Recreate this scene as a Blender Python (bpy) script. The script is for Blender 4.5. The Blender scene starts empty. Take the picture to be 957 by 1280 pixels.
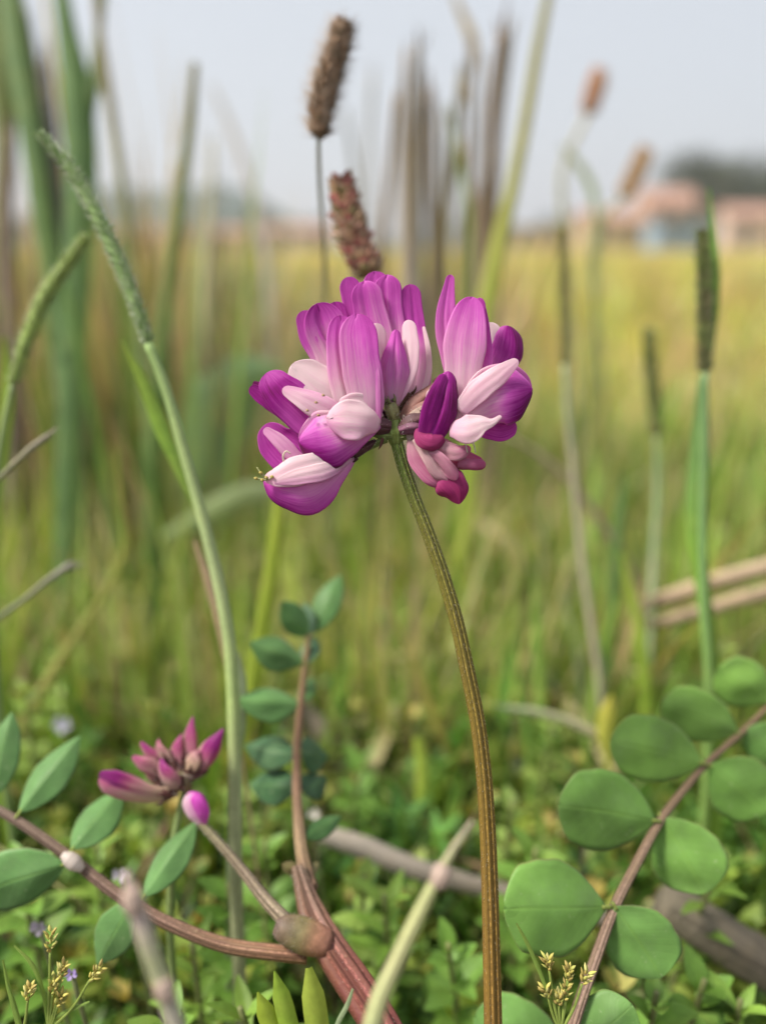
import bpy, math, random
import numpy as np
from mathutils import Vector, Matrix
random.seed(7); rng = np.random.default_rng(11)
scene = bpy.context.scene
C = scene.collection

# ---------------------------------------------------------------- camera, sky, sun, exposure
FPX, W0, H0 = 962.0, 957.0, 1280.0          # focal length in photograph pixels
HORIZON = 312.0
PITCH = math.atan((H0 / 2 - HORIZON) / FPX)
CAM = np.array([0.0, 0.0, 0.15])
D0 = 0.09                                    # the flower stands 9 cm from the lens
cam = bpy.data.cameras.new('camera'); camo = bpy.data.objects.new('camera', cam); C.objects.link(camo)
camo.location = CAM; camo.rotation_euler = (math.pi / 2 - PITCH, 0, 0)
cam.sensor_fit = 'VERTICAL'; cam.sensor_height = 34.6; cam.lens = 34.6 * FPX / H0
cam.clip_start = 0.005; cam.clip_end = 6000
cam.dof.use_dof = True; cam.dof.focus_distance = D0 - 0.001; cam.dof.aperture_fstop = 7.8
scene.camera = camo

SUN_EL, SUN_AZ = math.radians(54), math.radians(-100)   # azimuth from +Y (view direction), towards the left
world = bpy.data.worlds.new('World'); scene.world = world; world.use_nodes = True
nt = world.node_tree; bg = nt.nodes['Background']
sky = nt.nodes.new('ShaderNodeTexSky'); sky.sky_type = 'NISHITA'; sky.sun_disc = False
sky.sun_elevation = SUN_EL; sky.sun_rotation = SUN_AZ
sky.air_density = 1.0; sky.dust_density = 5.0; sky.ozone_density = 1.0
hz = nt.nodes.new('ShaderNodeMix'); hz.data_type = 'RGBA'; hz.blend_type = 'MIX'
hz.inputs[0].default_value = 0.78                       # thin high haze veils the blue
hz.inputs[7].default_value = (4.15, 4.35, 4.6, 1)
nt.links.new(sky.outputs[0], hz.inputs[6]); nt.links.new(hz.outputs[2], bg.inputs[0])
bg.inputs[1].default_value = 0.10
sun = bpy.data.lights.new('sun', 'SUN'); suno = bpy.data.objects.new('sun', sun); C.objects.link(suno)
sun.energy = 3.9; sun.angle = math.radians(14); sun.color = (1.0, 0.95, 0.87)
sd = Vector((math.sin(SUN_AZ) * math.cos(SUN_EL), math.cos(SUN_AZ) * math.cos(SUN_EL), math.sin(SUN_EL)))
suno.rotation_euler = sd.to_track_quat('Z', 'Y').to_euler()
scene.view_settings.view_transform = 'Standard'; scene.view_settings.look = 'None'
scene.view_settings.gamma = 1.0; scene.view_settings.exposure = 0.92
scene.cycles.use_denoising = True
scene.cycles.max_bounces = 6; scene.cycles.diffuse_bounces = 3; scene.cycles.transmission_bounces = 4
scene.cycles.volume_bounces = 0; scene.cycles.transparent_max_bounces = 6

# ---------------------------------------------------------------- geometry helpers
FWD = np.array([0, math.cos(PITCH), -math.sin(PITCH)]); RGT = np.array([1.0, 0, 0]); UPV = np.array([0, math.sin(PITCH), math.cos(PITCH)])
def P(px, py, d):
    return CAM + FWD * d + RGT * ((px - W0 / 2) / FPX * d) + UPV * ((H0 / 2 - py) / FPX * d)
def sz(w, d): return w * d / FPX
def lin(r, g, b): return tuple(((c / 255) / 12.92 if c / 255 <= 0.04045 else (((c / 255) + 0.055) / 1.055) ** 2.4) for c in (r, g, b))
def spline(pts, us):
    p = np.asarray(pts, float); n = len(p)
    if n == 2: return p[0] + (p[1] - p[0]) * np.asarray(us)[:, None]
    q = np.vstack([2 * p[0] - p[1], p, 2 * p[-1] - p[-2]]); out = []
    if np.abs(p[:, 1:]).max() > 0:                       # a path: tangents weighted by the lengths of the legs, so it never overshoots
        L = np.linalg.norm(np.diff(q, axis=0), axis=1) + 1e-9; D = np.diff(q, axis=0) / L[:, None]
        T = (D[:-1] * L[1:, None] + D[1:] * L[:-1, None]) / (L[:-1] + L[1:])[:, None]
        for u in us:
            s = min(max(u, 0), 1) * (n - 1); i = min(int(s), n - 2); t = s - i; l = L[i + 1]
            out.append((2 * t ** 3 - 3 * t * t + 1) * p[i] + (t ** 3 - 2 * t * t + t) * l * T[i] + (3 * t * t - 2 * t ** 3) * p[i + 1] + (t ** 3 - t * t) * l * T[i + 1])
        return np.array(out)
    for u in us:
        s = min(max(u, 0), 1) * (n - 1); i = min(int(s), n - 2); t = s - i
        a, b, c, d = q[i], q[i + 1], q[i + 2], q[i + 3]
        out.append(0.5 * ((2 * b) + (-a + c) * t + (2 * a - 5 * b + 4 * c - d) * t * t + (-a + 3 * b - 3 * c + d) * t ** 3))
    return np.array(out)
def nrm(v): return v / (np.linalg.norm(v, axis=-1, keepdims=True) + 1e-12)
def frames(c):
    t = nrm(np.gradient(c, axis=0)); n = len(c); N = np.zeros_like(c)
    a = np.array([0, -1, 0.35]) if abs(t[0][1]) < .9 else np.array([1.0, 0, 0])
    N[0] = nrm(a - t[0] * a.dot(t[0]))
    for i in range(1, n):
        v = N[i - 1] - t[i] * N[i - 1].dot(t[i]); N[i] = nrm(v)
    return t, N, np.cross(t, N)

class MB:
    """collects grids and polygons, links them as one mesh object; per vertex: colour of its own and (u, v, tint)"""
    def __init__(s): s.V = []; s.F = []; s.Cc = []; s.U = []; s.n = 0
    def add(s, V, F, col, uv=None):
        V = np.asarray(V, float); k = len(V)
        s.V.append(V); s.F += [tuple(i + s.n for i in f) for f in F]
        col = np.asarray(col, float)
        s.Cc.append(np.broadcast_to(col, (k, 3)) if col.ndim == 1 else col)
        s.U.append(np.zeros((k, 3)) if uv is None else np.asarray(uv, float)); s.n += k
    def grid(s, G, closed=False, col=(.2, .3, .1), uv=None, caps=False):
        nu, nv = G.shape[:2]; F = []
        for i in range(nu - 1):
            for j in range(nv if closed else nv - 1):
                j2 = (j + 1) % nv; F.append((i * nv + j, (i + 1) * nv + j, (i + 1) * nv + j2, i * nv + j2))
        if caps: F.append(tuple(range(nv))); F.append(tuple((nu - 1) * nv + j for j in reversed(range(nv))))
        col = np.asarray(col, float)
        if col.ndim == 3: col = col.reshape(-1, 3)
        s.add(G.reshape(-1, 3), F, col, None if uv is None else uv.reshape(-1, 3))
    def tube(s, pts, rad, col=(.2, .3, .1), nu=None, nv=10, ribs=0, ribamp=.12, caps=True, ucol=None, lump=0):
        nu = nu or max(8, len(pts) * 5); us = np.linspace(0, 1, nu); c = spline(pts, us)
        r = np.interp(us, np.linspace(0, 1, len(rad)), rad) if hasattr(rad, '__len__') else np.full(nu, rad)
        t, N, B = frames(c); a = np.linspace(0, 2 * math.pi, nv, endpoint=False)
        rr = r[:, None] * (1 + (ribamp * np.cos(ribs * a)[None, :] if ribs else 0))
        if lump: rr = rr * (1 + lump * rng.uniform(-1, 1, rr.shape))
        G = c[:, None] + N[:, None] * (np.cos(a)[None, :] * rr)[..., None] + B[:, None] * (np.sin(a)[None, :] * rr)[..., None]
        uv = np.zeros((nu, nv, 3)); uv[..., 0] = us[:, None]; uv[..., 1] = (a / 2 / math.pi)[None, :]
        if ucol is not None:
            k = np.linspace(0, 1, len(ucol)); uc = np.asarray(ucol, float)
            cc = np.stack([np.interp(us, k, uc[:, q]) for q in range(3)], -1); col = np.repeat(cc[:, None], nv, 1)
        s.grid(G, True, col, uv, caps)
    def sheet(s, c, w, S, N, cup=.5, nw=7, col=(.2, .3, .1), ucol=None, tint=None, wav=0, vfold=0):
        nu = len(c); v = np.linspace(-1, 1, nw); ss = math.sin(cup) if abs(cup) > 1e-3 else 1
        lat = np.sin(v * cup) / ss if abs(cup) > 1e-3 else v; dep = (np.cos(v * cup) - 1) / ss if abs(cup) > 1e-3 else v * 0
        dep = dep + vfold * np.abs(v)
        G = c[:, None] + S[:, None] * (w[:, None] * lat[None])[..., None] + N[:, None] * (w[:, None] * dep[None])[..., None]
        if wav:
            ph = random.uniform(0, 6); k = wav * np.sin(np.linspace(0, 9, nu) + ph)[:, None] * (v ** 2 * np.sign(v + .01))[None]
            G = G + N[:, None] * (w[:, None] * k)[..., None]
        uv = np.zeros((nu, nw, 3)); uv[..., 0] = np.linspace(0, 1, nu)[:, None]; uv[..., 1] = v[None]
        if tint is not None: uv[..., 2] = tint
        if ucol is not None:
            us = np.linspace(0, 1, nu); k = np.linspace(0, 1, len(ucol)); uc = np.asarray(ucol, float)
            cc = np.stack([np.interp(us, k, uc[:, q]) for q in range(3)], -1); col = np.repeat(cc[:, None], nw, 1)
        s.grid(G, False, col, uv)
    def build(s, name, mat, parent=None, thick=0, smooth=True):
        V = np.concatenate(s.V); o0 = np.zeros(3)
        if parent is not None: o0 = np.array(ORIG[parent.name])
        else:
            i = V[:, 2].argmin(); o0 = V[i].copy()
        me = bpy.data.meshes.new(name); me.from_pydata((V - o0).tolist(), [], s.F); me.update()
        finish(me, np.concatenate(s.Cc), np.concatenate(s.U), mat, smooth)
        o = bpy.data.objects.new(name, me); C.objects.link(o)
        if parent is not None: o.parent = parent
        else: o.location = o0
        ORIG[o.name] = tuple(o0)
        if thick:
            m = o.modifiers.new('thickness', 'SOLIDIFY'); m.thickness = thick; m.offset = 0
        return o
ORIG = {}
def finish(me, cols, uvs, mat, smooth=True):
    a = me.attributes.new('col', 'FLOAT_COLOR', 'POINT'); a.data.foreach_set('color', np.c_[cols, np.ones(len(cols))].astype('f').ravel())
    b = me.attributes.new('guv', 'FLOAT_VECTOR', 'POINT'); b.data.foreach_set('vector', np.asarray(uvs, 'f').ravel())
    me.materials.append(mat)
    me.polygons.foreach_set('use_smooth', np.full(len(me.polygons), smooth))
def tag(o, label=None, cat=None, group=None, kind=None):
    if label: o['label'] = label
    if cat: o['category'] = cat
    if group: o['group'] = group
    if kind: o['kind'] = kind
    return o
def thing(name, loc, label, cat, group=None):
    o = bpy.data.objects.new(name, None); o.empty_display_size = .01; C.objects.link(o)
    o.location = loc; ORIG[o.name] = tuple(loc); return tag(o, label, cat, group)
def path(pts, d):
    d = d if hasattr(d, '__len__') else [d] * len(pts)
    return np.array([P(x, y, q) for (x, y), q in zip(pts, d)])
def down(p, lean=.3):
    """carry a world path on to the ground"""
    e = p[-1]; t = e - p[-2]; t = t / np.linalg.norm(t); h = max(e[2] + .004, .002)
    k1 = e + np.array([t[0] * lean * h, t[1] * lean * h, -h * .5]); k2 = e + np.array([t[0] * lean * h * 1.3, t[1] * lean * h * 1.3, -h])
    return np.vstack([p, k1, k2])

# ---------------------------------------------------------------- materials
def mat_new(name):
    m = bpy.data.materials.new(name); m.use_nodes = True; n = m.node_tree; n.nodes.clear(); return m, n
def node(n, t, **k):
    x = n.nodes.new(t)
    for a, b in k.items(): setattr(x, a, b)
    return x
def math_(n, op, a, b=None, c=None):
    x = node(n, 'ShaderNodeMath', operation=op)
    for i, v in enumerate((a, b, c)):
        if v is None: continue
        if isinstance(v, (int, float)): x.inputs[i].default_value = v
        else: n.links.new(v, x.inputs[i])
    return x.outputs[0]
def noise(n, scale, detail=4, vec=None, rough=.6):
    x = node(n, 'ShaderNodeTexNoise'); x.inputs['Scale'].default_value = scale; x.inputs['Detail'].default_value = detail; x.inputs['Roughness'].default_value = rough
    if vec is None:
        g = node(n, 'ShaderNodeNewGeometry'); vec = g.outputs['Position']
    n.links.new(vec, x.inputs['Vector']); return x.outputs[0]
def mix(n, f, a, b, mode='MIX'):
    x = node(n, 'ShaderNodeMix', data_type='RGBA', blend_type=mode)
    for i, v in ((0, f), (6, a), (7, b)):
        if isinstance(v, (int, float)): x.inputs[i].default_value = v
        elif isinstance(v, tuple): x.inputs[i].default_value = (*v[:3], 1)
        else: n.links.new(v, x.inputs[i])
    return x.outputs[2]
def ramp(n, f, stops):
    x = node(n, 'ShaderNodeValToRGB'); e = x.color_ramp.elements
    while len(e) < len(stops): e.new(.5)
    for q, (p, c) in zip(e, stops): q.position = p; q.color = (*c[:3], 1)
    n.links.new(f, x.inputs[0]); return x.outputs[0]
def maprange(n, v, a, b, c, d):
    x = node(n, 'ShaderNodeMapRange'); n.links.new(v, x.inputs[0])
    for i, q in enumerate((a, b, c, d)): x.inputs[i + 1].default_value = q
    return x.outputs[0]
def output(n, color, rough=.5, transl=0, tcol=None, bump=None, bdist=.0001, bstr=.5, spec=.4, sheen=0):
    p = node(n, 'ShaderNodeBsdfPrincipled'); out = node(n, 'ShaderNodeOutputMaterial')
    n.links.new(color, p.inputs['Base Color'])
    if isinstance(rough, float): p.inputs['Roughness'].default_value = rough
    else: n.links.new(rough, p.inputs['Roughness'])
    p.inputs['Specular IOR Level'].default_value = spec
    if sheen: p.inputs['Sheen Weight'].default_value = sheen
    bn = None
    if bump is not None:
        b = node(n, 'ShaderNodeBump'); b.inputs['Strength'].default_value = bstr; b.inputs['Distance'].default_value = bdist
        n.links.new(bump, b.inputs['Height']); bn = b.outputs[0]; n.links.new(bn, p.inputs['Normal'])
    if transl:
        t = node(n, 'ShaderNodeBsdfTranslucent'); n.links.new(tcol if tcol is not None else color, t.inputs[0])
        if bn: n.links.new(bn, t.inputs['Normal'])
        mx = node(n, 'ShaderNodeMixShader'); mx.inputs[0].default_value = transl
        n.links.new(p.outputs[0], mx.inputs[1]); n.links.new(t.outputs[0], mx.inputs[2]); n.links.new(mx.outputs[0], out.inputs[0])
    else: n.links.new(p.outputs[0], out.inputs[0])
def attr(n, name):
    a = node(n, 'ShaderNodeAttribute'); a.attribute_name = name; return a
def uvt(n):
    a = attr(n, 'guv'); s = node(n, 'ShaderNodeSeparateXYZ'); n.links.new(a.outputs['Vector'], s.inputs[0]); return s.outputs, a.outputs['Vector']

def veg_material(name, transl=.35, stripes=0, rough=.5, nscale=700, amp=.35, yellow=.25):
    m, n = mat_new(name); col = attr(n, 'col').outputs['Color']; (u, v, t), vec = uvt(n)
    f = noise(n, nscale, 4); f2 = noise(n, nscale * .12, 3)
    k = math_(n, 'ADD', math_(n, 'MULTIPLY', math_(n, 'SUBTRACT', f, .5), amp * 2), 1)
    k = math_(n, 'MULTIPLY', k, math_(n, 'ADD', math_(n, 'MULTIPLY', math_(n, 'SUBTRACT', f2, .5), amp * 1.6), 1))
    h = f
    if stripes:
        w = math_(n, 'SINE', math_(n, 'MULTIPLY', v, stripes)); h = w
        k = math_(n, 'MULTIPLY', k, math_(n, 'ADD', math_(n, 'MULTIPLY', w, .13), 1))
    c = mix(n, 1.0, col, k, 'MULTIPLY')
    c = mix(n, math_(n, 'MULTIPLY', maprange(n, f2, .5, .75, 0, 1), yellow), c, (.34, .30, .09))
    tc = mix(n, 1.0, c, (1.25, 1.2, .6), 'MULTIPLY')
    output(n, c, rough, transl, tc, h, .00012, .5, .35)
    return m
M_veg = veg_material('leaf_blade_green', .38, 0)
M_blade = veg_material('grass_blade', .32, 22, .45)
M_stalk = veg_material('green_stalk', .1, 60, .45, 1500, .3, .1)
M_straw = veg_material('dry_straw', .12, 70, .75, 1200, .45, .15)
M_far = veg_material('far_foliage', .25, 0, .8, .8, .6, .2)

m, n = mat_new('leaflet'); M_leaflet = m
(u, v, t), vec = uvt(n); col = attr(n, 'col').outputs['Color']
av = math_(n, 'ABSOLUTE', v)
rib = maprange(n, av, 0, .06, 1, 0)
wv = math_(n, 'SINE', math_(n, 'MULTIPLY', math_(n, 'SUBTRACT', u, math_(n, 'MULTIPLY', av, .28)), 62))
vein = maprange(n, wv, .72, 1, 0, 1)
f = noise(n, 420, 5); f3 = noise(n, 90, 3)
k = math_(n, 'ADD', math_(n, 'MULTIPLY', math_(n, 'SUBTRACT', f, .5), .45), 1)
k = math_(n, 'MULTIPLY', k, math_(n, 'ADD', math_(n, 'MULTIPLY', math_(n, 'SUBTRACT', f3, .5), 1.5), 1))
c = mix(n, 1.0, col, k, 'MULTIPLY')
c = mix(n, maprange(n, noise(n, 230, 4), .5, .8, 0, .35), c, (.20, .30, .13))
c = mix(n, math_(n, 'MULTIPLY', vein, .10), c, (.22, .36, .10))
c = mix(n, math_(n, 'MULTIPLY', rib, .3), c, (.20, .36, .06))
sp = maprange(n, noise(n, 1100, 2), .68, .72, 0, 1)
c = mix(n, math_(n, 'MULTIPLY', sp, .3), c, (.45, .5, .3))
edge = maprange(n, av, .955, .995, 0, 1)
c = mix(n, math_(n, 'MULTIPLY', edge, .45), c, (.25, .12, .08))
hh = math_(n, 'SUBTRACT', math_(n, 'MULTIPLY', f, .5), math_(n, 'ADD', math_(n, 'MULTIPLY', vein, .2), rib))
output(n, c, .5, .3, mix(n, 1.0, c, (1.2, 1.25, .6), 'MULTIPLY'), hh, .00014, .35, .3, .1)

def petal_material(name, stops, transl=.52):
    m, n = mat_new(name); (u, v, t), vec = uvt(n)
    cb = node(n, 'ShaderNodeCombineXYZ'); n.links.new(math_(n, 'MULTIPLY', u, 1.3), cb.inputs[0]); n.links.new(math_(n, 'MULTIPLY', v, 7.5), cb.inputs[1])
    g = node(n, 'ShaderNodeNewGeometry'); vo = node(n, 'ShaderNodeVectorMath', operation='MULTIPLY_ADD')
    oi = node(n, 'ShaderNodeObjectInfo'); cz = node(n, 'ShaderNodeCombineXYZ'); n.links.new(math_(n, 'MULTIPLY', oi.outputs['Random'], 40), cz.inputs[2])
    ad = node(n, 'ShaderNodeVectorMath', operation='ADD'); n.links.new(cb.outputs[0], ad.inputs[0]); n.links.new(cz.outputs[0], ad.inputs[1])
    st = noise(n, 1.6, 2, ad.outputs[0], .5); fine = noise(n, 6, 2, ad.outputs[0], .5); cell = noise(n, 900, 3)
    mid = math_(n, 'MULTIPLY', u, math_(n, 'SUBTRACT', 1.25, u))
    tt = math_(n, 'ADD', t, math_(n, 'MULTIPLY', math_(n, 'MULTIPLY', math_(n, 'SUBTRACT', st, .5), 1.0), mid))
    tt = math_(n, 'ADD', tt, math_(n, 'MULTIPLY', math_(n, 'SUBTRACT', fine, .5), .16))
    tt = math_(n, 'ADD', tt, math_(n, 'MULTIPLY', math_(n, 'SUBTRACT', cell, .5), .10))
    c = ramp(n, tt, stops)
    h = math_(n, 'ADD', math_(n, 'MULTIPLY', fine, 1.0), math_(n, 'MULTIPLY', cell, .35))
    output(n, c, .42, transl, mix(n, 1.0, c, (1.15, .95, 1.1), 'MULTIPLY'), h, .00010, .3, .25, .2)
    return m
STOPS = [(0, (.83, .71, .71)), (.14, (.82, .60, .68)), (.36, (.76, .35, .63)), (.6, (.66, .12, .56)), (.85, (.41, .014, .32)), (1, (.19, .003, .10))]
M_petal = petal_material('vetch_petal', STOPS)
M_petal2 = petal_material('withered_petal', [(0, (.72, .55, .52)), (.3, (.60, .26, .38)), (.6, (.48, .06, .22)), (1, (.30, .008, .12))])
M_bud = petal_material('vetch_bud', [(0, (.62, .50, .33)), (.22, (.58, .36, .33)), (.45, (.50, .12, .26)), (.66, (.33, .02, .22)), (1, (.15, .006, .12))])
M_node = veg_material('node_skin', .05, 0, .6, 900, .7, .1)
M_calyx = veg_material('calyx', .15, 30, .6, 2500, .5, 0)

m, n = mat_new('vetch_stem'); M_stem = m
(u, v, t), vec = uvt(n); col = attr(n, 'col').outputs['Color']
s1 = math_(n, 'SINE', math_(n, 'MULTIPLY', v, 2 * math.pi * 9)); f = noise(n, 1600, 4)
cb = node(n, 'ShaderNodeVectorMath', operation='MULTIPLY'); n.links.new(vec, cb.inputs[0]); cb.inputs[1].default_value = (18, 26, 0)
s2 = noise(n, 1.0, 4, cb.outputs[0])
c = mix(n, maprange(n, s2, .35, .7, 0, .7), col, mix(n, 1.0, col, (1.3, 1.5, 1.0), 'MULTIPLY'))
c = mix(n, maprange(n, s1, .3, 1, 0, .35), c, mix(n, 1.0, col, (.55, .5, .5), 'MULTIPLY'))
c = mix(n, math_(n, 'MULTIPLY', maprange(n, s1, .55, .95, 0, .75), maprange(n, noise(n, 2600, 2), .42, .6, .15, 1)), c, mix(n, 1.0, col, (2.6, 2.7, 2.6), 'MULTIPLY'))
c = mix(n, maprange(n, f, .66, .74, 0, .35), c, (.6, .5, .3))
output(n, c, .55, 0, None, math_(n, 'ADD', s1, math_(n, 'MULTIPLY', f, 1.6)), .00010, .7, .3)

m, n = mat_new('hair'); M_hair = m
c = attr(n, 'col').outputs['Color']; output(n, mix(n, .0, c, (1, 1, 1)), .5, .4, None, None)

m, n = mat_new('weathered_wood'); M_wood = m
(u, v, t), vec = uvt(n); col = attr(n, 'col').outputs['Color']
cb = node(n, 'ShaderNodeVectorMath', operation='MULTIPLY'); n.links.new(vec, cb.inputs[0]); cb.inputs[1].default_value = (3.5, 60, 0)
g1 = noise(n, 1.0, 6, cb.outputs[0], .7); g2 = noise(n, 260, 5)
c = mix(n, 1.0, col, math_(n, 'ADD', math_(n, 'MULTIPLY', g1, 1.7), .15), 'MULTIPLY')
c = mix(n, maprange(n, g2, .5, .8, 0, .5), c, mix(n, 1.0, col, (1.5, 1.4, 1.2), 'MULTIPLY'))
output(n, c, .8, 0, None, math_(n, 'ADD', g1, math_(n, 'MULTIPLY', g2, .4)), .0004, .9, .2)

m, n = mat_new('soil'); M_soil = m
f = noise(n, 60, 8); f2 = noise(n, .9, 4)
g = node(n, 'ShaderNodeNewGeometry'); sx = node(n, 'ShaderNodeSeparateXYZ'); n.links.new(g.outputs['Position'], sx.inputs[0])
c = ramp(n, f, [(.3, (.028, .022, .014)), (.55, (.07, .052, .03)), (.8, (.15, .12, .075))])
c2 = ramp(n, f2, [(.3, (.26, .28, .08)), (.5, (.38, .36, .12)), (.7, (.44, .36, .16))])
c = mix(n, maprange(n, sx.outputs[1], .4, 1.4, 0, 1), c, c2)
output(n, c, .9, 0, None, f, .003, .8, .2)

def flat_material(name, color, rough=.8, sc=2, amp=.5, bump=.02):
    m, n = mat_new(name); f = noise(n, sc, 6)
    c = mix(n, 1.0, color, math_(n, 'ADD', math_(n, 'MULTIPLY', f, amp), 1 - amp / 2), 'MULTIPLY')
    output(n, c, rough, 0, None, f, bump, .4, .3); return m
M_hill = flat_material('hill_woodland', (.035, .060, .035), .9, .03, 1.0)
M_wallp = flat_material('pink_render', (.58, .43, .36)); M_wallt = flat_material('tan_render', (.50, .38, .24))
M_wallb = flat_material('blue_grey_render', (.22, .28, .36)); M_wallw = flat_material('pale_render', (.52, .44, .42)); M_wallo = flat_material('brick_orange', (.56, .36, .26))
M_roof = flat_material('roof_tile', (.34, .20, .15)); M_roofg = flat_material('grey_roof', (.18, .19, .21)); M_pane = flat_material('window_pane', (.03, .04, .05), .1)
M_door = flat_material('painted_door', (.12, .08, .06)); M_bark = flat_material('tree_bark', (.08, .06, .045), .9, 3)

# ---------------------------------------------------------------- ground, hills
mb = MB()
ys = np.concatenate([[-400, -20, -3, -.6], np.linspace(-.3, 1.2, 61), np.geomspace(1.25, 3500, 40)])
xs = np.concatenate([-np.geomspace(3000, .7, 24), np.linspace(-.6, .6, 49), np.geomspace(.7, 3000, 24)])
X, Y = np.meshgrid(xs, ys); Z = (np.sin(X * 31 + 1) * np.cos(Y * 27) + .6 * np.sin(X * 73 + Y * 51)) * .0022
Z = np.where(np.hypot(X, Y) < 2.5, Z, 0)
mb.grid(np.stack([X, Y, Z], -1).transpose(1, 0, 2), col=(.06, .05, .03)); g = mb.build('ground', M_soil)
tag(g, kind='structure')

def hill(name, y0, x0, x1, h, depth, seed):
    r = np.random.default_rng(seed); mb = MB(); us = np.linspace(0, 1, 60); vs = np.linspace(0, 1, 14)
    ph = r.uniform(0, 6, 6); prof = (np.sin(us * math.pi) ** .7) * (.7 + .3 * np.sin(us * 7 + ph[0]) + .12 * np.sin(us * 19 + ph[1])) + .04 * np.sin(us * 90 + ph[2]) * np.sin(us * math.pi)
    X = x0 + (x1 - x0) * us; G = np.zeros((60, 14, 3)); G[..., 0] = X[:, None]; G[..., 1] = y0 + depth * vs[None]
    G[..., 2] = -2 + h * prof[:, None] * np.sin(vs * math.pi)[None] + 1
    mb.grid(G, col=(.04, .06, .04)); tag(mb.build(name, M_hill), kind='structure')
hill('hills', 480, -340, -20, 50, 200, 1)
hill('hills', 900, -700, -300, 60, 240, 2)
hill('hills', 800, -30, 260, 34, 240, 5)
hill('hills', 430, 112, 560, 62, 200, 3)

# ---------------------------------------------------------------- far trees
def tree(x, y, h, w, col, label, seed):
    r = np.random.default_rng(seed); root = thing('broadleaf_tree', (x, y, 0), label, 'tree', 'trees behind the far houses')
    tb = MB(); tb.tube(np.array([[x, y, -.3], [x + r.uniform(-.3, .3), y, h * .3], [x + r.uniform(-.6, .6), y, h * .7]]), [h * .03, h * .022, h * .01], nv=8)
    for k in range(6):
        a = r.uniform(0, 6.3); z = h * r.uniform(.28, .55)
        tb.tube(np.array([[x, y, z], [x + math.cos(a) * w * .22, y + math.sin(a) * w * .22, z + h * .12], [x + math.cos(a) * w * .4, y + math.sin(a) * w * .4, z + h * .22]]), [h * .012, h * .008, h * .003], nv=6)
    tb.build('trunk', M_bark, root)
    nc = 26; ctr = np.stack([r.uniform(-1, 1, nc) * w * .36, r.uniform(-1, 1, nc) * w * .36, h * (.42 + .42 * r.uniform(0, 1, nc))], -1)
    rad = r.uniform(.10, .2, nc) * w; N = 3200; k = r.integers(0, nc, N)
    d = nrm(r.normal(size=(N, 3))); p = ctr[k] + d * rad[k][:, None] * r.uniform(.5, 1.05, N)[:, None] * np.array([1, 1, .8]) + np.array([x, y, 0])
    s = r.uniform(.010, .022, N) * h; a = nrm(r.normal(size=(N, 3))); b = nrm(np.cross(a, d + .01))
    V = np.stack([p - a * s[:, None], p - b * s[:, None] * .6, p + a * s[:, None], p + b * s[:, None] * .6], 1).reshape(-1, 3)
    F = np.arange(N * 4).reshape(-1, 4); cb = MB(); cc = np.repeat(np.array(col) * r.uniform(.6, 1.5, (N, 1)), 4, 0)
    cb.add(V, F.tolist(), cc); cb.build('crown', M_far, root, smooth=False)
def at_far(px, d): return (px - W0 / 2) / FPX * d
TREES = [(866, 150, 17, 17, (.055, .075, .03), 'rounded dull green tree over the blue house'), (925, 150, 16, 16, (.05, .065, .03), 'olive tree between the two tallest far trees'),
         (975, 145, 19, 18, (.045, .06, .03), 'tallest dark tree at the photograph edge by the pink house'), (852, 150, 18.5, 19, (.05, .06, .035), 'low dusty tree beside the orange house roof'),
         (1030, 150, 19, 18, (.05, .065, .03), 'dark tree beyond the pale pink house'), (905, 175, 18, 20, (.045, .06, .035), 'broad dark tree set back behind the other trees'), (825, 165, 15, 15, (.055, .07, .04), 'small round tree at the end of the tree line')]
for i, (px, d, h, w, c, l) in enumerate(TREES): tree(at_far(px, d), d, h, w, c, l, 40 + i)
for i, (px, d, h, w) in enumerate([(690, 210, 9, 16), (330, 200, 10, 14), (395, 205, 9, 13)]):
    tree(at_far(px, d), d, h, w, (.045, .065, .04), ['small dark tree far off between the dried stalks and the houses', 'dark tree under the left hill crest', 'low tree behind the brown flower spike'][i], 60 + i)

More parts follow.
